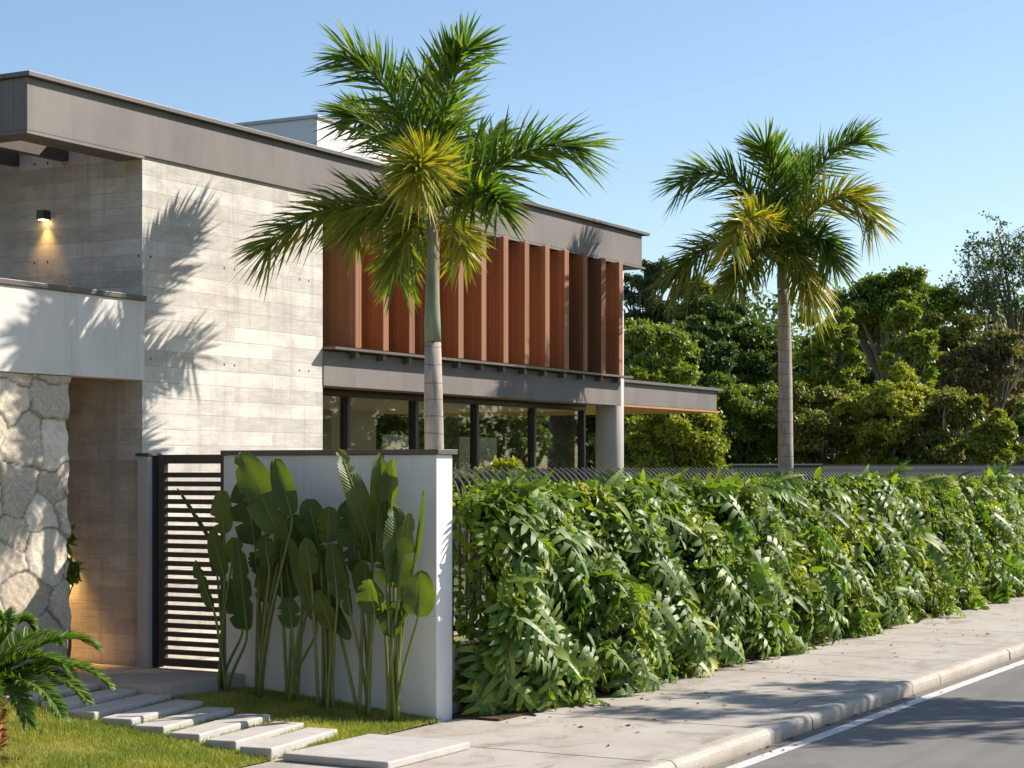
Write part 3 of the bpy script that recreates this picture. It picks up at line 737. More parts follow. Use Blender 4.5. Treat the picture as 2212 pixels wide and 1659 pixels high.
L_GRASS = m_leaf('grass_blade', [(0.0, (0.13, 0.175, 0.03)), (0.5, (0.25, 0.265, 0.052)), (0.85, (0.40, 0.34, 0.10)), (1.0, (0.52, 0.40, 0.19))], 0.55, 0.3, 0.3, clump=1.6)
def tree_leaf(name, a, b_, c, clump=0.5): return m_leaf(name, [(0.0, a), (0.5, b_), (1.0, c)], 0.5, 0.35, 0.3, (1.5, 1.6, 0.5), clump=clump)
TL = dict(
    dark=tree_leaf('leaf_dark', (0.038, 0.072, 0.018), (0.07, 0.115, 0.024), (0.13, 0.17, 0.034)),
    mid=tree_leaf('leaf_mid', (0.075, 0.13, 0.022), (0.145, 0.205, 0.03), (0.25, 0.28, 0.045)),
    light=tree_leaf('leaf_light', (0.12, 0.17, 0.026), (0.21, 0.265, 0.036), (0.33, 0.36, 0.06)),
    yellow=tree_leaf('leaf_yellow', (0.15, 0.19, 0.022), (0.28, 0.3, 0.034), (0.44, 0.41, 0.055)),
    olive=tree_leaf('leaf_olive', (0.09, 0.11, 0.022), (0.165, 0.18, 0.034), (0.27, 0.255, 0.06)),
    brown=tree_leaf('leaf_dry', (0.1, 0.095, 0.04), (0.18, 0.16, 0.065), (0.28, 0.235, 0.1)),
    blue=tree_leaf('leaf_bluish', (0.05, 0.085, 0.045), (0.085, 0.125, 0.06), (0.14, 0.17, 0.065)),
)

# ------------------------------------------------------------------ grass
rs_ = np.random.RandomState(21)
n = 105000
gx = rs_.uniform(9.2, XW - 0.02, n); gy = rs_.uniform(8.40, 11.75, n)
keep = np.ones(n, bool)
for sx, sy in stones:
    a = rad(9); dx, dy = gx - sx, gy - sy
    lx, ly = dx*math.cos(a) + dy*math.sin(a), -dx*math.sin(a) + dy*math.cos(a)
    keep &= ~((abs(lx) < 0.595) & (abs(ly) < 0.13))
keep &= ~((gx > 12.84) & (gy > 10.54))
keep &= ~((gy < 8.45) & (rs_.rand(n) < 0.6))
gx, gy = gx[keep], gy[keep]; n = len(gx)
P = np.stack([gx, gy, lawn_z(gy) - 0.004], -1)
ax = np.stack([rs_.normal(0, .45, n), rs_.normal(0, .45, n), np.ones(n)], -1)
nr = np.stack([rs_.normal(0, 1, n), rs_.normal(0, 1, n), rs_.normal(0, .2, n)], -1)
T_BLADE = (np.array([(-0.5, 0, 0), (0.5, 0, 0), (0.42, 0.5, 0.03), (-0.42, 0.5, 0.03), (0, 1, 0.16)], float), [(0,1,2,3), (3,2,4)])
L = rs_.uniform(0.018, 0.056, n)*np.where(rs_.rand(n) < 0.03, 1.7, 1.0) * (0.75 + 0.5 * (np.sin(gx*3.3)*np.sin(gy*4.1) * 0.5 + 0.5))
arr = scatter(*T_BLADE, P, frames(ax, nr), np.stack([np.full(n, 0.0052), L, L], -1))
tag(link('grass', mesh_np('grass', *arr, L_GRASS)), 'short sunlit lawn grass around the stepping stones', 'grass', kind='stuff')

# ------------------------------------------------------------------ palms
def frond_geo(ctrl, nleaf, leaflen, lw, rs, plume=1.0, droop=0.25, rach=0.022, start=0.12, fwd=(74, 46), tipw=0.78):
    """one frond: arching rachis and ribbon leaflets on both sides, some out of plane"""
    N = 40; C = bez(ctrl, N); T = unit(np.gradient(C, axis=0))
    t = np.sort(rs.uniform(start, 1.0, nleaf)); f = t * (N - 1); i0 = np.clip(f.astype(int), 0, N - 2); fr = (f - i0)[:, None]
    p = C[i0]*(1-fr) + C[i0+1]*fr; d = unit(T[i0]*(1-fr) + T[i0+1]*fr)
    up = np.tile(Z, (nleaf, 1)); side = np.cross(d, up)
    flat = np.linalg.norm(side, axis=1) < 0.25
    side = unit(np.where(flat[:, None], np.cross(d, np.tile(R, (nleaf, 1))), side)); nrm = unit(np.cross(side, d))
    sgn = np.where(np.arange(nleaf) % 2 == 0, 1.0, -1.0)
    th = rs.normal(rad(14), rad(34) * plume, nleaf)          # out-of-plane angle: bushy fronds
    rot = unit(side * (sgn*np.cos(th))[:, None] + nrm * np.sin(th)[:, None])
    ang = rad(fwd[0]) + (rad(fwd[1]) - rad(fwd[0])) * t + rs.normal(0, rad(6), nleaf)
    ld = unit(rot * np.sin(ang)[:, None] + d * np.cos(ang)[:, None])
    prof = np.where(t < 0.35, 0.62 + 0.38*(t/0.35), 1.0 - (1-tipw)*np.clip((t-0.35)/0.65, 0, 1)**1.5)
    L = leaflen * prof * rs.uniform(0.85, 1.12, nleaf)
    wv = unit(np.cross(ld, nrm + 0.5*rs.normal(size=(nleaf, 3)))) * (lw * rs.uniform(0.8, 1.2, nleaf))[:, None]
    st = [(0.0, 0.55), (0.3, 1.0), (0.68, 0.8), (1.0, 0.06)]
    V = np.zeros((nleaf, 8, 3))
    dr = droop * rs.uniform(0.5, 1.5, nleaf)
    for j, (s, ww) in enumerate(st):
        q = p + ld*(L*s)[:, None] + d*(0.26*L*s*s)[:, None] - Z*(dr*L*s*s)[:, None]
        V[:, 2*j] = q - wv*ww*0.5; V[:, 2*j+1] = q + wv*ww*0.5
    base = np.array([(0,1,3,2), (2,3,5,4), (4,5,7,6)])
    LV = (base.ravel()[None] + (np.arange(nleaf)*8)[:, None]).ravel()
    LT = np.full(nleaf*3, 4); LS = np.arange(nleaf*3)*4
    leaf = (V.reshape(-1, 3), LV, LS, LT)
    tv, tf = tube_geo(C[::3], np.linspace(rach, 0.004, len(C[::3])), 5, False)
    tubes = (np.array(tv), np.array(tf).ravel(), np.arange(len(tf))*4, np.full(len(tf), 4))
    V, LV, LS, LT = merge([leaf, tubes])
    mi = np.concatenate([np.zeros(nleaf*3, int), np.ones(len(tf), int)])
    return V, LV, LS, LT, mi
def add_frond(parent, ctrl, mat, stalkmat, **kw):
    V, LV, LS, LT, mi = frond_geo(ctrl, **kw)
    me = mesh_np('frond', V - np.array(parent.location), LV, LS, LT, [mat, stalkmat], mi=mi)
    return link('frond', me, parent)
M_RACH = m_bark('frond_rachis', (0.13, 0.17, 0.05), (0.25, 0.26, 0.10), 0, 10)

def palm(base, d0, label, trunk, shaft, fronds, seed, k, nl):
    t = empty('palm_tree', base, label, 'palm tree', 'palms in the front garden')
    b = MB(); b.tube([at_d(u, v, d0) for u, v, r in trunk], [r for u, v, r in trunk], 20); o = b.build('trunk', M['palmbark'], t, smooth=True)
    b = MB(); b.tube([at_d(u, v, d0) for u, v, r in shaft], [r for u, v, r in shaft], 18); b.build('crownshaft', M['shaft'], t, smooth=True)
    rs = np.random.RandomState(seed)
    for pts, mat, ll, opt in fronds:
        ctrl = [at_d(u, v, d0 - dd) for u, v, dd in pts]
        kw = dict(nleaf=nl, leaflen=ll*k*1.05, lw=0.031, rs=rs, plume=1.30, droop=0.20, rach=0.020); kw.update(opt); kw['nleaf'] = int(kw['nleaf']*2.0)
        add_frond(t, ctrl, mat, M_RACH, **kw)
    return t
G, O_, Y_ = L_PALM, L_PALMDARK, L_PALMGOLD
D1 = 18.3
p1 = at_d(938, 1013, D1); p1[2] = 0.08
fr1 = [
    ([(932,470,0), (850,430,.1), (700,420,.1), (575,540,.1)], O_, 0.46, dict(nleaf=170, plume=1.2)),
    ([(932,450,0), (900,330,.0), (855,158,.1), (742,118,.2)], G, 0.47, {}),
    ([(935,440,0), (945,310,-.2), (965,148,-.2), (1006,108,.1)], G, 0.50, {}),
    ([(940,450,0), (1030,420,.1), (1115,282,.1), (1245,322,.2)], G, 0.50, dict(nleaf=170)),
    ([(934,455,0), (925,380,.7), (915,315,1.2), (898,380,1.45)], Y_, 0.46, dict(nleaf=190, plume=1.7)),
    ([(930,480,0), (890,470,-.2), (858,520,-.5), (858,600,-.7)], O_, 0.38, dict(droop=0.15, nleaf=120)),
    ([(940,480,0), (985,460,-.2), (1010,505,-.4), (995,560,-.6)], Y_, 0.34, dict(droop=0.15, nleaf=90)),
    ([(932,450,0), (880,330,-.4), (810,240,-.7), (748,255,-.8)], G, 0.42, {}),
    ([(940,455,0), (1000,430,.4), (1050,400,.8), (1075,440,1.0)], G, 0.40, dict(nleaf=120)),
    ([(936,450,0), (935,330,-.4), (930,225,-.9), (905,170,-1.3)], G, 0.46, {}),
    ([(930,470,0), (870,430,-.2), (800,440,-.5), (760,500,-.6)], O_, 0.40, dict(nleaf=120)),
    ([(938,450,0), (980,360,-.6), (1030,290,-1.2), (1090,300,-1.7)], G, 0.42, dict(nleaf=120)),
]
palm(p1, D1, 'taller foxtail palm behind the white garden wall, crown in front of the louvres', 
     [(939,1090,.098), (938,960,.094), (936,850,.09), (935,740,.08)],
     [(935,738,.083), (934,690,.079), (934,600,.060), (933,520,.046), (933,440,.035)], fr1, 5, 1.0, 170)
D2 = 27.2
p2 = at_d(1697, 1013, D2); p2[2] = 0.08
fr2 = [
    ([(1690,560,0), (1650,420,.2), (1565,325,.3), (1470,400,.4)], G, 0.48, {}),
    ([(1690,550,0), (1680,430,0), (1668,345,.1), (1650,318,.3)], G, 0.48, {}),
    ([(1692,550,0), (1720,420,-.2), (1785,315,-.1), (1858,300,.1)], G, 0.48, {}),
    ([(1692,560,0), (1750,420,.4), (1845,385,.6), (1885,480,.7)], Y_, 0.48, dict(nleaf=170)),
    ([(1688,560,0), (1660,470,.8), (1610,420,1.5), (1580,530,1.9)], Y_, 0.44, dict(nleaf=170, plume=1.2)),
    ([(1686,570,0), (1600,510,.4), (1510,515,.6), (1455,605,.7)], O_, 0.48, dict(droop=0.35)),
    ([(1694,575,0), (1720,550,.4), (1745,580,.6), (1750,650,.6)], Y_, 0.42, dict(droop=0.5, nleaf=120)),
    ([(1688,570,0), (1660,520,.8), (1620,540,1.2), (1590,610,1.3)], O_, 0.44, {}),
    ([(1692,565,0), (1740,490,.6), (1790,500,.9), (1800,570,1.0)], G, 0.42, {}),
    ([(1690,560,0), (1700,430,-.5), (1720,360,-1.0), (1740,350,-1.3)], G, 0.44, {}),
    ([(1690,565,0), (1690,520,.5), (1705,510,.8), (1725,560,.9)], O_, 0.36, dict(nleaf=100)),
]
palm(p2, D2, 'farther foxtail palm with bare pale trunk standing behind the green hedge',
     [(1698,1085,.112), (1697,960,.108), (1696,800,.10), (1694,660,.088), (1692,625,.085)],
     [(1692,623,.088), (1691,600,.085), (1690,575,.07), (1690,545,.05)], fr2, 8, 1.12, 170)

# ------------------------------------------------------------------ cycad
cb = at_d(-42, 1013, 13.8); cb[2] = float(lawn_z(cb[1]))
cy = empty('cycad', cb, 'low cycad with arching feathery fronds on the lawn edge', 'cycad')
cz = cb[2] + 0.42
b = MB(); b.tube([cb + Z*(-0.05), cb + Z*0.12, cb + Z*0.30, cb + Z*0.42], [.12, .155, .145, .08], 14); b.build('trunk', M['cycbark'], cy, smooth=True)
rs_ = np.random.RandomState(4)
n = 500; th = rs_.uniform(0, 2*PI, n); hz = rs_.uniform(0, .40, n)
P = np.stack([cb[0] + .14*np.cos(th), cb[1] + .14*np.sin(th), cb[2] + hz], -1)
ax = np.stack([np.cos(th), np.sin(th), rs_.uniform(.2, 1.0, n)], -1); nr = np.tile(Z, (n, 1)) + .2*rs_.normal(size=(n, 3))
arr = scatter(*T_DIAMOND, P - cb, frames(ax, nr), rs_.uniform(.05, .09, n))
link('leaf_bases', mesh_np('leaf_bases', *arr, M['cycbark']), cy)
ctop = np.array([cb[0], cb[1], cz])
cyc = [((232, 1478), .05), ((205, 1398), -.2), ((66, 1352), -.1), ((185, 1512), .3), ((120, 1385), -.5), ((60, 1560), .5), ((10, 1345), 0.1),
       ((-60, 1340), 0), ((-130, 1380), .1), ((-220, 1430), 0), ((-260, 1500), .1), ((130, 1545), .55), ((-120, 1540), .5), ((90, 1440), -.8), ((0, 1380), -.9), ((-90, 1400), -.7), ((-20, 1560), .7), ((150, 1455), 0.15)]
for (u, v), dd in cyc:
    tip = at_d(u, v, 13.8 - dd)
    mid = ctop*0.5 + tip*0.5 + Z*(0.16 + 0.04*rs_.rand())
    add_frond(cy, [ctop, ctop*0.68 + tip*0.32 + Z*0.22, mid*0.4 + tip*0.6 + Z*0.16, tip], L_CYCAD, M_RACH,
              nleaf=520, leaflen=0.15, lw=0.012, rs=rs_, plume=0.3, droop=0.02, rach=0.008, start=0.06, fwd=(74, 45), tipw=0.5)

# ------------------------------------------------------------------ tall broad-leaved plants before the white wall
def broad_leaf(basep, tipp, width, rs, yaw, fold, sag, tears=3):
    """one paddle leaf: curved midrib, two halves folded along it, ragged tears; returns verts, quads"""
    n, m = 22, 7
    axis = tipp - basep; Lg = np.linalg.norm(axis)
    toward = -F*math.cos(yaw) + R*math.sin(yaw)
    mid = (basep + tipp)/2 + toward*sag*Lg*0.35 + Z*0.02
    C = bez([basep, mid*1.0, tipp], n); T = unit(np.gradient(C, axis=0))
    nrm = unit(toward[None] - (T @ toward)[:, None]*T); side = np.cross(T, nrm)
    t = np.linspace(0, 1, n)
    prof = np.sin(PI*np.clip(t, 0, 1)**0.85)**0.40 * (1 - 0.10*t); prof[0] = 0.06; prof[-1] = 0.02
    tl, trr = np.ones(n), np.ones(n)
    for arr_ in (tl, trr):
        for _ in range(rs.randint(0, tears+1)):
            arr_[rs.randint(4, n-2)] *= rs.uniform(0.35, 0.75)
    V = []
    for i in range(n):
        for j in range(m):
            s = (j - 3)/3.0; ww = width/2*prof[i]*(tl[i] if s < 0 else trr[i])
            wave = 0.05*width*math.sin(t[i]*9 + 2*s + yaw*5)*abs(s)
            V.append(C[i] + side[i]*s*ww*math.cos(fold*abs(s)) + nrm[i]*(abs(s)*ww*math.sin(fold) + wave))
    Q = [(i*m+j, i*m+j+1, (i+1)*m+j+1, (i+1)*m+j) for i in range(n-1) for j in range(m-1)]
    return np.array(V), Q, C
def c7(x, y): return (420 + x/2.127)*0.864, (1080 + y/2.127)*0.864
clumps = dict(A=(290,1370), B=(470,1390), C=(650,1410), D=(840,1440), E=(1050,1510), F=(1200,1540))
leaves7 = [
 ('A',250,620,45,295,44), ('A',300,545,285,308,105), ('A',300,760,235,515,84), ('B',462,600,400,240,180), ('B',590,540,385,105,170),
 ('B',660,450,570,140,110), ('A',240,940,145,680,74), ('A',395,1050,330,780,100), ('A',420,1060,370,560,90), ('B',510,910,580,600,125),
 ('C',660,890,620,520,165), ('C',790,1010,650,560,80), ('D',800,600,745,355,135), ('D',850,590,855,395,115), ('C',770,640,650,445,115),
 ('C',660,1045,640,878,112), ('D',870,1050,790,840,100), ('E',835,865,968,1105,88), ('D',840,850,800,600,85), ('D',900,880,870,590,85),
 ('E',975,980,920,640,74), ('E',1025,690,950,360,165), ('E',1070,560,905,90,105), ('F',1140,560,1130,110,112), ('F',1200,760,1150,365,145),
 ('F',1222,830,1200,395,145), ('E',1100,970,1070,780,140), ('F',1330,980,1345,735,145), ('F',1195,1090,1190,900,112), ('F',1310,700,1358,308,52),
 ('F',1240,1020,1262,885,66), ('F',1262,560,1282,430,66), ('D',760,760,730,560,90), ('E',1010,760,985,560,90), ('C',600,700,610,560,90), ('F',1170,540,1200,140,100),
 ('A',262,760,250,560,70), ('A',340,700,360,560,80), ('B',540,720,520,540,100), ('B',620,640,640,470,110), ('C',720,800,700,620,110), ('C',745,930,760,740,90),
 ('D',820,740,835,600,90), ('D',930,760,905,590,70), ('E',1060,880,1050,680,120), ('E',1090,700,1110,480,110), ('F',1250,900,1240,680,120), ('F',1165,820,1180,600,110), ('F',1150,1000,1128,860,90), ('B',480,760,455,640,80)]
clab = dict(A='leafy clump of tall paddle leaves nearest the slatted gate', B='second paddle leaved clump from the gate, with the biggest arching leaf',
            C='third paddle leaved clump from the gate, dense and shaded at mid wall', D='fourth paddle leaved clump from the gate, leaves drooping at mid wall',
            E='fifth paddle leaved clump from the gate, one leaf reaching the coping', F='sunlit paddle leaved clump nearest the pavement end of the white wall')
rs_ = np.random.RandomState(77); cobj = {}
for kx, (cx, cyy) in clumps.items():
    u, v = c7(cx, cyy); q = at_x(u, v, XW - 0.38); q[2] = float(lawn_z(q[1])) - 0.01
    cobj[kx] = empty('paddle_leaf_plant', q, clab[kx], 'plant', 'paddle leaved plants along the white wall')
for kx, bx, by, tx, ty, wpx in leaves7:
    par = cobj[kx]; xo = XW - 0.38 + rs_.uniform(-.16, .17)
    pb_ = at_x(*c7(bx, by), xo); pt = at_x(*c7(tx, ty), xo + rs_.uniform(-.12, .10))
    narrow = wpx < 60
    V, Q, C = broad_leaf(pb_, pt, wpx*0.00172*1.22, rs_, rs_.uniform(-.6, .6), 1.2 if narrow else rs_.uniform(0.15, 0.6), rs_.uniform(-.15, .45))
    off = np.array(par.location)
    me = mesh_np('leaf', V - off, np.array(Q).ravel(), np.arange(len(Q))*4, np.full(len(Q), 4), L_BANANA, smooth=True)
    uvl = me.uv_layers.new(name='UVMap'); vi = np.array([l.vertex_index for l in me.loops])
    uvl.data.foreach_set('uv', np.stack([(vi % 7)/6.0, (vi//7)/21.0], -1).astype(np.float32).ravel())
    lf = link('leaf', me, par)
    # midrib and stalk
    foot = off + np.array([rs_.uniform(-.05, .05), rs_.uniform(-.06, .06), 0.0])
    if ty > by: stem = bez([foot, foot*0.4 + pb_*0.6 + Z*0.25, pb_ + Z*0.10, pb_], 14)
    else: stem = bez([foot, foot*0.55 + np.array([pb_[0], foot[1]*0.7 + pb_[1]*0.3, pb_[2]])*0.45, pb_ - (pt - pb_)*0.2, pb_], 14)
    rib = C[1:19] - F*0.004
    path = np.vstack([stem, rib])
    rr_ = np.concatenate([np.linspace(0.017, 0.010, 14), np.linspace(0.009, 0.0025, 18)])
    b = MB(); b.tube(path, rr_, 7); b.build('stalk', L_STALK, par, smooth=True)

# ------------------------------------------------------------------ fence and its low plinth
pl = tag(MB().box((14.352, 8.56, -0.15), (58, 8.74, 0.62)).build('plinth_wall', M['offwhite'], bevel=0.005), 'low pale rendered plinth under the iron fence behind the hedge', 'wall')
YFN = 8.65
fn = empty('iron_fence', (14.4, YFN, 0.62), 'black iron fence with curved inward picket tops rising over the hedge', 'fence')
for zz in (0.74, 1.86):
    MB().box((14.36, YFN - 0.018, zz), (58, YFN + 0.018, zz + 0.04)).build('rail', M['iron'], fn)
MB().box((14.36, YFN - 0.03, 0.62), (14.42, YFN + 0.03, 2.0)).build('fence_post', M['iron'], fn)
pk = [(14.5, YFN, 0.68), (14.5, YFN, 1.92), (14.5, YFN + 0.012, 2.0), (14.5, YFN + 0.05, 2.08), (14.5, YFN + 0.12, 2.15), (14.5, YFN + 0.21, 2.21)]
first = None; sp_ = 0.125
for i in range(100):
    if first is None:
        b = MB(); b.tube(pk, [.012]*5 + [.009], 6); first = b.build('picket', M['iron'], fn)
    else:
        o = first.copy(); COL.objects.link(o); o.parent = fn; o.location.x = sp_*i
b = MB()
for i in range(100, 320):
    b.tube([(p[0] + sp_*i, p[1], p[2]) for p in pk], [.012]*5 + [.009], 5)
tag(b.build('pickets', M['iron'], fn), kind='stuff')

# ------------------------------------------------------------------ hedge
rs_ = np.random.RandomState(9)
hd = empty('hedge', (16.0, 8.2, 0.0), 'long dense green hedge of climbing lobed and ovate leaves over the fence', 'hedge')
XH0, XH1, HT = 14.50, 50.0, 2.03
def wav(x, z, ph): return np.sin(x*1.7 + ph) * 0.5 + np.sin(x*4.3 + z*2.2 + ph*2) * 0.3 + np.sin(x*9.1 - z*5 + ph) * 0.2
def hedge_front(x, z):
    """street-side face: belly in the lower middle, leaning back to the fence near the top; lumpy"""
    prof = 7.90 + 0.18*np.clip((z - 1.0)/1.0, 0, 1)**2 * 2.0 + 0.10*np.clip((0.5 - z)/0.5, 0, 1)
    end = 0.22*np.clip((XH0 + 0.5 - x)/0.5, 0, 1)**2
    return prof + 0.10*wav(x, z, 0.7) + 0.13*np.sin(x*2.9 + 1.3*z + 0.6*np.sin(x*1.1))*np.sin(z*3.4 + x*0.7) + end
def hedge_top(x): return HT + 0.05*wav(x, 0, 2.1) - 0.16*np.clip((XH0 + 0.5 - x)/0.5, 0, 1)
def hsample(n, power=1.5, depth=0.45):
    q = rs_.rand(n)
    x = XH0 + (XH1 - XH0)*q**power                       # denser near the viewer, where leaves show largest
    topm = rs_.rand(n) < 0.16
    z = np.where(topm, hedge_top(x) - 0.05*rs_.exponential(1.0, n), hedge_top(x)*rs_.rand(n)**0.95)
    y0 = hedge_front(x, z)
    din = depth*rs_.exponential(0.33, n)
    y = np.where(topm, y0 + rs_.rand(n)*(YFN + 0.02 - y0), y0 + np.minimum(din, 0.7))
    # drop some leaves to open dark hollows
    hole = (np.sin(x*5.1 + z*3.0)*np.sin(z*6.3 - x*2.3 + 1.0) > 0.36) & (rs_.rand(n) < 0.86) & ~topm
    k_ = ~hole & (x > XH0 - 0.08 + 0.30*np.clip((z - 0.9)/0.8, 0, 1) + 0.16*rs_.normal(size=n))
    z = np.clip(z, 0.03, None)
    return x[k_], y[k_], z[k_], topm[k_]
off = np.array(hd.location)
def leafset(n, tmpl, smin, smax, power, depth, axis_mu, spread, mat, name):
    x, y, z, top = hsample(n, power, depth); n = len(x)
    P = np.stack([x, y, z], -1)
    ax = np.array(axis_mu)[None] + spread*rs_.normal(size=(n, 3))
    ax[top] += np.array([0, 0, 0.75])
    nr = np.array([-0.15, -1.0, 0.75])[None] + 0.55*rs_.normal(size=(n, 3))
    nr[top] += np.array([0, 0.4, 0.5])
    s = rs_.uniform(smin, smax, n)
    arr = scatter(*tmpl, P - off, frames(ax, nr), s)
    return link(name, mesh_np(name, *arr, mat), hd)
leafset(46000, T_OVATE, 0.05, 0.125, 1.4, 0.6, (0.25, -0.55, -0.65), 0.7, L_HEDGE, 'ovate_leaves')
leafset(30000, T_DIAMOND, 0.05, 0.11, 1.35, 0.9, (0.2, -0.6, -0.3), 0.8, L_HEDGE, 'small_leaves')
leafset(1700, T_HEART, 0.13, 0.22, 1.4, 0.35, (0.35, -0.5, -0.75), 0.55, L_HEDGE, 'heart_leaves')
leafset(420, T_LANCE, 0.20, 0.36, 1.5, 0.3, (0.45, -0.75, -0.45), 0.5, L_HEDGE, 'long_leaves')
leafset(900, T_LOBED, 0.26, 0.52, 2.1, 0.15, (0.42, -0.50, -0.82), 0.42, L_LOBED, 'lobed_leaves')
# near-black sheet behind the leaves: inner shade put into its colour, closes the view
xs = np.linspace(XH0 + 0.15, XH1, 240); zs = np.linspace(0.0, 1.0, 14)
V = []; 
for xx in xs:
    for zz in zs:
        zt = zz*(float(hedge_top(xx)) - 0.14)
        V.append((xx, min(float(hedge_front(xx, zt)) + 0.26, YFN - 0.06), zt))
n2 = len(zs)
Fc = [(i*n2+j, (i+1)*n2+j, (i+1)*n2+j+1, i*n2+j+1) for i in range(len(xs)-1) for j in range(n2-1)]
b = MB(); b.add(V, Fc); b.build('dark_core', m_leaf('hedge_inside', [(0.0, (0.012, 0.018, 0.007)), (1.0, (0.02, 0.03, 0.01))], 0.9, 0.1, 0.0), hd)

# ------------------------------------------------------------------ trees and shrubs behind
def tree(name, label, cat, u, d, vt, vb, wpx, leafmat, seed, n=14000, size=0.22, clumps=22, airy=False, bark='bark', group=None, zbase=-0.2, flat=0.75, trunk_r=0.14, lean=0.0, shell=0.62, base=None, cen=None, rad3=None):
    rs = np.random.RandomState(seed)
    if cen is None:
        ce = at_d(u, (vt + vb)/2, d); rx = wpx/2*d/4077; rz = (vb - vt)/2*d/4077
    else:
        ce = np.array(cen, float); rx, rz = rad3
    ba = np.array([ce[0], ce[1], zbase]) if base is None else np.array(base, float)
    ba = ba + R*lean
    t = empty(name, ba, label, cat, group)
    # lobes over the crown, tufts over each lobe, leaves in each tuft: light tops, dark gaps between
    low = -0.95 if 'shrub' in name else -0.55
    C = []; Rr = []; LC = []; LR = []
    for i in range(clumps):
        dv = rs.normal(size=3); dv /= np.linalg.norm(dv); dv[2] = max(dv[2], low)
        q = rs.uniform(0.30, 1.0)**0.7
        c0 = ce + dv*np.array([rx, rx, rz])*q*np.array([1, 1, 1]) + rs.normal(size=3)*0.07*rx
        r0 = rs.uniform(0.14, 0.34)*min(rx, rz*1.5)*(1.25 - 0.55*q)
        LC.append(c0); LR.append(r0)
        for j in range(7 if not airy else 5):
            d2 = rs.normal(size=3); d2[2] = abs(d2[2])*0.9 - 0.25; d2 /= np.linalg.norm(d2)
            C.append(c0 + d2*r0*rs.uniform(0.55, 1.15)*np.array([1.15, 1.15, flat])); Rr.append(r0*rs.uniform(0.28, 0.62))
    C = np.array(C); Rr = np.array(Rr); LC = np.array(LC); LR = np.array(LR)
    ci = rs.choice(len(C), n, p=Rr**1.7/np.sum(Rr**1.7))
    dv = unit(rs.normal(size=(n, 3)))
    rad_ = np.abs(rs.normal(0.75, 0.5, n)).clip(0.02, 2.6)
    P = C[ci] + dv*(Rr[ci]*rad_)[:, None]*np.array([1.15, 1.15, 0.75])
    P[:, 2] = np.maximum(P[:, 2], zbase + 0.05)
    nr = dv*0.7 + Z*0.8 + 0.55*rs.normal(size=(n, 3))
    ax = dv*0.6 - Z*0.30 + 0.8*rs.normal(size=(n, 3))
    s = size*rs.uniform(0.6, 1.3, n)
    arr = scatter(*T_DIAMOND, P - ba, frames(ax, nr), np.stack([s*1.15, s, s], -1))
    link('crown', mesh_np('crown', *arr, leafmat), t)
    b = MB(); fork = ba*0.35 + ce*0.65 - Z*rz*0.35; fork[2] = max(fork[2], ba[2] + 0.3)
    wob = rs.normal(size=3)*0.15*np.array([1, 1, 0])
    b.tube(bez([ba, (ba + fork)/2 + wob, fork], 8), np.linspace(trunk_r*1.25, trunk_r*0.75, 8), 8)
    for i in range(min(clumps, 26 if airy else 12)):
        e = LC[i]; mdl = fork*0.5 + e*0.5 + Z*0.15*np.linalg.norm(e - fork) + rs.normal(size=3)*0.12
        b.tube(bez([fork, mdl, e], 7), np.linspace(trunk_r*0.55, trunk_r*0.10, 7), 5)
        if airy:
            for _ in range(3):
                e2 = e + rs.normal(size=3)*LR[i]*0.9; b.tube(bez([mdl*0.5 + e*0.5, (mdl + e2)/2 + Z*0.1, e2], 5), np.linspace(trunk_r*0.2, 0.008, 5), 4)
    b.build('trunk', M[bark], t, smooth=True)
    return t
GT = 'trees beyond the garden'
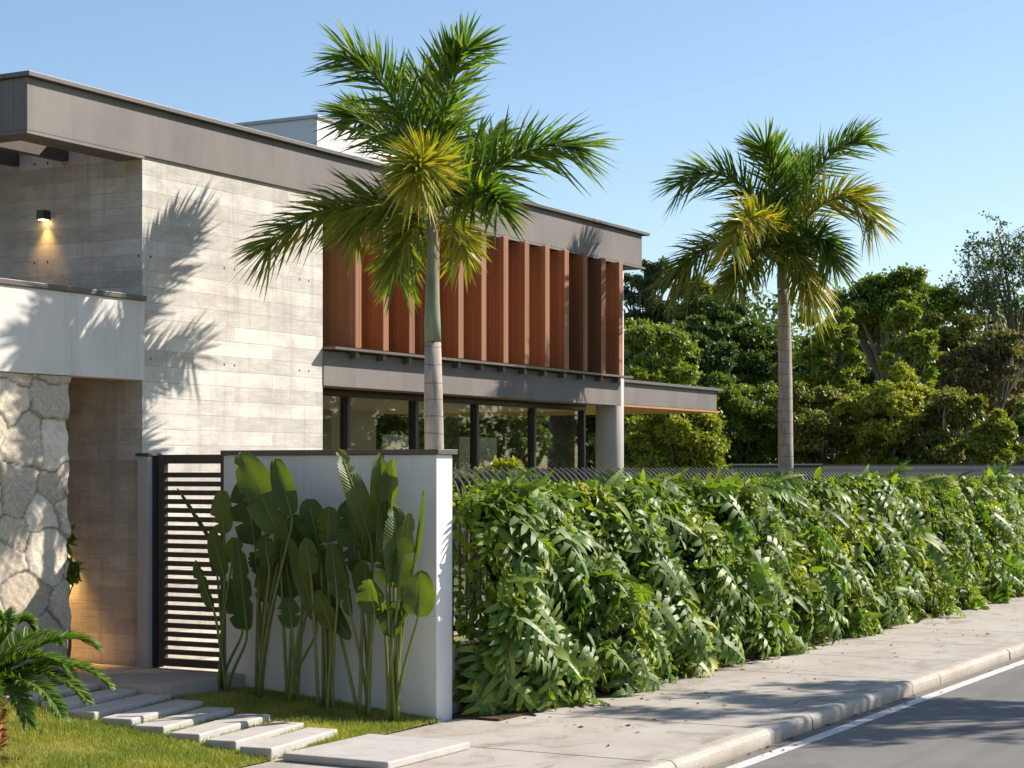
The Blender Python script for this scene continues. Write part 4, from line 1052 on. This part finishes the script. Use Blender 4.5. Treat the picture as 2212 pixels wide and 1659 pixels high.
T = [
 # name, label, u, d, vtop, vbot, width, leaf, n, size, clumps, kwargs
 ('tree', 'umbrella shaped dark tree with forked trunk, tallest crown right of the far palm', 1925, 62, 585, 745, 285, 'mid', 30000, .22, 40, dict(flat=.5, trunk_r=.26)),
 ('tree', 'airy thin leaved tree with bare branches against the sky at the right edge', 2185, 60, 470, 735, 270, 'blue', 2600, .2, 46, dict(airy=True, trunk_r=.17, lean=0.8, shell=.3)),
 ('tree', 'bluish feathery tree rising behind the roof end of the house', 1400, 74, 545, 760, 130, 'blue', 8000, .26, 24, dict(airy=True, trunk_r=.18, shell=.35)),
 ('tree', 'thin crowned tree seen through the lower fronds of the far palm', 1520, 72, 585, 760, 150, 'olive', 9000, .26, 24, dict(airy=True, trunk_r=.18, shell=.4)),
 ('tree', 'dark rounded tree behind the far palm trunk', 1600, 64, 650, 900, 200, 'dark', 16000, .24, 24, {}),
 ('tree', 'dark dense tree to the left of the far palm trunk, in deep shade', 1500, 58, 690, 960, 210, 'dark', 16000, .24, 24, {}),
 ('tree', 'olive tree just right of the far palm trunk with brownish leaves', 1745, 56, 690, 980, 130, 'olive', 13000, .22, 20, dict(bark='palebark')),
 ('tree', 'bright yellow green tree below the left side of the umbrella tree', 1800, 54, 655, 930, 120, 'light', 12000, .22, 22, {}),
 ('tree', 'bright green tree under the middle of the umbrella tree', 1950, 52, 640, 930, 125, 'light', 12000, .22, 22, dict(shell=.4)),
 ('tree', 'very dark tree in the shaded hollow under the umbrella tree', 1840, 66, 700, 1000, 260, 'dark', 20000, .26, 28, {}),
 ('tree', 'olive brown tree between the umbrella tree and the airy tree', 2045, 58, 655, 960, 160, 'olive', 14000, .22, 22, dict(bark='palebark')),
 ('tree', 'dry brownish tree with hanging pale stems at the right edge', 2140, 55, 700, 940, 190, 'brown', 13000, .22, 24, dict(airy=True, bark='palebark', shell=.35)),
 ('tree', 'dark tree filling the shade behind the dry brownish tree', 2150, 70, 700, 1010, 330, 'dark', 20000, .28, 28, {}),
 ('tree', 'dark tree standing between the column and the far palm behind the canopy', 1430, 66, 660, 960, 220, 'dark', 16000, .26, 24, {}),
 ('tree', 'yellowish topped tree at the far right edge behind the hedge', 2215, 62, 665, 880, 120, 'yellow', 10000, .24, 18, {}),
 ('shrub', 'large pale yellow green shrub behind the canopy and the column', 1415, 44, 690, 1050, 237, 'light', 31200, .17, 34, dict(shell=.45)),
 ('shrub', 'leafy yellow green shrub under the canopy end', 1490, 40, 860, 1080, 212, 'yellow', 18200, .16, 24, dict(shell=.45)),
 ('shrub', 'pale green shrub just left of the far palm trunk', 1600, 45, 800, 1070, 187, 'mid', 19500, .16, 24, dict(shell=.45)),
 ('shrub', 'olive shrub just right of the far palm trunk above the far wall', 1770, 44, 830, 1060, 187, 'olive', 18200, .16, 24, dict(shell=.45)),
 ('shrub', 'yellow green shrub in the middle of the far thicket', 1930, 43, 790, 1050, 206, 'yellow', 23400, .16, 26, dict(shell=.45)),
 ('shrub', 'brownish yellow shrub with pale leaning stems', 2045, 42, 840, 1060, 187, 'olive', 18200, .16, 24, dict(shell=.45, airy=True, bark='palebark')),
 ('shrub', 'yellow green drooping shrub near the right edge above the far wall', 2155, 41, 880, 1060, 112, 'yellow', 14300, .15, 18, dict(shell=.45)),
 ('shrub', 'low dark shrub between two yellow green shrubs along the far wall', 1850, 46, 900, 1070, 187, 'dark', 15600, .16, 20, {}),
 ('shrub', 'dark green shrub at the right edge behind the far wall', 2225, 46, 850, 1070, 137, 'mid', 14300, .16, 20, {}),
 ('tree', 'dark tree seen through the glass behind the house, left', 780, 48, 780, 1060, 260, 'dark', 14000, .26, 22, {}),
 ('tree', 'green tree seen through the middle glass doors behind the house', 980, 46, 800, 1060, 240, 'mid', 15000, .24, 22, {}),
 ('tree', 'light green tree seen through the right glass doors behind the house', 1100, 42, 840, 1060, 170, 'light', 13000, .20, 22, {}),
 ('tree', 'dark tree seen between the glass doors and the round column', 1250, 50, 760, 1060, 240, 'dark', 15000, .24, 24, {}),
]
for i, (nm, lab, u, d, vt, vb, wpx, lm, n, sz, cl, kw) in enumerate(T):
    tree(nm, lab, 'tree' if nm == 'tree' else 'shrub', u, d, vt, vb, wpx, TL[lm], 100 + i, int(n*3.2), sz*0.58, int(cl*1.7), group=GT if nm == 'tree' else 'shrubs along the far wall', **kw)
# trees on the far side of the street, mirrored in the glass doors
for i, (x, y, h, r_) in enumerate(((33, -10.5, 8.0, 3.2), (41, -12, 9.5, 3.8), (49, -11, 8.5, 3.4), (57, -13, 10, 4.2), (67, -15, 10, 4.6), (78, -17, 11, 5.0))):
    tree('roadside_tree', 'green tree across the road mirrored in the glass doors', 'tree', 0, 0, 0, 0, 0, TL['mid' if i % 2 else 'dark'], 500 + i, 6000, .34, 26, group='trees across the road',
         base=(x, y, -0.2), cen=(x, y, h*0.52), rad3=(r_, h*0.47), trunk_r=.16)
# trees added out of view on the left to dim skylight on shaded walls
for i, (x, y, h, r_) in enumerate(((7.2, 14.5, 6.2, 2.6), (3.2, 11.5, 6.8, 2.9), (-1.5, 8.0, 6.5, 2.9), (2.0, 17.0, 6.5, 3.4), (-6.0, 4.5, 7.0, 3.2))):
    tree('unseen_shade_tree', 'tall dense tree added out of view left of the lawn to block skylight', 'tree', 0, 0, 0, 0, 0, TL['dark'], 540 + i, 5000, .42, 26, group='added trees out of view on the left',
         base=(x, y, -0.2), cen=(x, y, h*0.52), rad3=(r_, h*0.47), trunk_r=.16)
# the wood far behind reads as one mass
rs_ = np.random.RandomState(55); n = 90000
cu = rs_.uniform(560, 2420, 150); cdp = rs_.uniform(78, 96, 150); cvt = 740 + 70*np.sin(cu*0.011) + 40*rs_.normal(size=150)
ci = rs_.randint(0, 150, n); dv = unit(rs_.normal(size=(n, 3)))
top = 2.2 + (1013 - cvt)*cdp/4077
C = np.array([ground_at(cu[i], cdp[i], 0) for i in range(150)])
hz = rs_.rand(n)
P = C[ci] + dv*(2.2*np.sqrt(np.clip(1 - (hz - .35)**2*1.6, .1, 1)))[:, None]*np.abs(rs_.normal(.8, .25, n))[:, None]; P[:, 2] = -0.1 + hz*top[ci] + dv[:, 2]*0.6
arr = scatter(*T_DIAMOND, P, frames(dv*0.4 - Z*0.3 + 0.8*rs_.normal(size=(n, 3)), dv + Z*0.7 + 0.5*rs_.normal(size=(n, 3))), rs_.uniform(.22, .42, n))
tag(link('woods', mesh_np('woods', *arr, TL['dark'])), 'dark mass of woodland behind all the other trees', 'woods', kind='stuff')
# street tree on the other pavement: throws the dappled shade on road and kerb
tree('street_tree', 'street tree on the opposite side of the road casting dappled shade on the kerb', 'tree', 0, 0, 0, 0, 0, TL['mid'], 301, 3600, .16, 30, airy=True, trunk_r=.15,
     base=(24.6, -3.6, -0.15), cen=(24.6, -0.75, 7.0), rad3=(2.1, 1.0), shell=.3, flat=.6)
# garden shrubs between fence and glass
tree('garden_shrub', 'pale cream leaved shrub behind the fence in front of the glass doors', 'shrub', 1085, 19.3, 990, 1075, 100, TL['yellow'], 401, 1500, .085, 14, zbase=.1, shell=.3, trunk_r=.02)
tree('garden_shrub', 'small dark shrub just behind the end of the white wall', 'shrub', 1005, 18.6, 1020, 1110, 60, TL['mid'], 402, 900, .085, 10, zbase=.1, shell=.3, trunk_r=.02)
tree('doorway_plant', 'slim leafy plant in the entrance beside the stone wall edge', 'plant', 138, 17.7, 1130, 1265, 46, TL['mid'], 403, 260, .14, 8, zbase=.28, shell=.2, trunk_r=.015)

# ------------------------------------------------------------------ far boundary
XB = 40.0
def far_wall(u0, u1, label):
    a, c = at_x(u0, 1003, XB), at_x(u1, 1003, XB)
    t = empty('far_wall', (XB, (a[1]+c[1])/2, 0), label, 'wall', 'far garden wall')
    MB().box((XB, a[1], -0.2), (XB + 0.2, c[1], a[2] - 0.03)).build('wall_body', M['offwhite'], t)
    MB().box((XB - 0.03, a[1], a[2] - 0.028), (XB + 0.23, c[1], a[2])).build('coping', M['cap'], t)
far_wall(1352, 1394, 'short piece of pale garden wall beside the column, far behind the fence')
far_wall(1403, 1570, 'middle piece of pale garden wall left of the far palm trunk')
far_wall(1776, 2330, 'long pale garden wall at right behind the hedge')
a, c = at_x(1572, 1003, XB), at_x(1774, 1003, XB)
t = empty('mesh_fence', (XB, (a[1]+c[1])/2, 0), 'green mesh fence panel between the two far garden walls', 'fence')
MB().box((XB + 0.05, a[1], -0.2), (XB + 0.08, c[1], a[2] - 0.02)).build('mesh_panel', m_simple('green_mesh', (0.03, 0.10, 0.05), 0.6), t)
MB().box((XB + 0.03, a[1], a[2] - 0.018), (XB + 0.10, c[1], a[2] + 0.01)).build('top_rail', M['offwhite'], t)

# ------------------------------------------------------------------ fallen leaves on the pavement
rs_ = np.random.RandomState(31); n = 190
x = 12.0 + 17*rs_.rand(n)**1.2; y = 7.98 - 0.9*rs_.rand(n)**3.0*1.8; zl = np.full(n, 0.006)
x[:150] = 14.3 + 14*rs_.rand(150)**1.4
gut = rs_.rand(n) < 0.25; y[gut] = 5.70 - 0.25*rs_.rand(gut.sum())**2; zl[gut] = -0.112
P = np.stack([x, y, zl], -1)
ax = np.stack([rs_.normal(size=n), rs_.normal(size=n), 0.1*rs_.rand(n)], -1); nr = np.tile(Z, (n, 1)) + 0.35*rs_.normal(size=(n, 3))
arr = scatter(*T_DIAMOND, P, frames(ax, nr), rs_.uniform(.03, .075, n))
tag(link('fallen_leaves', mesh_np('fallen_leaves', *arr, m_leaf('dry_leaf', [(0.0, (0.10, 0.05, 0.02)), (1.0, (0.25, 0.15, 0.06))], 0.8, 0.2, 0.1))), 'dry brown leaves scattered along the foot of the hedge', 'leaves', kind='stuff')
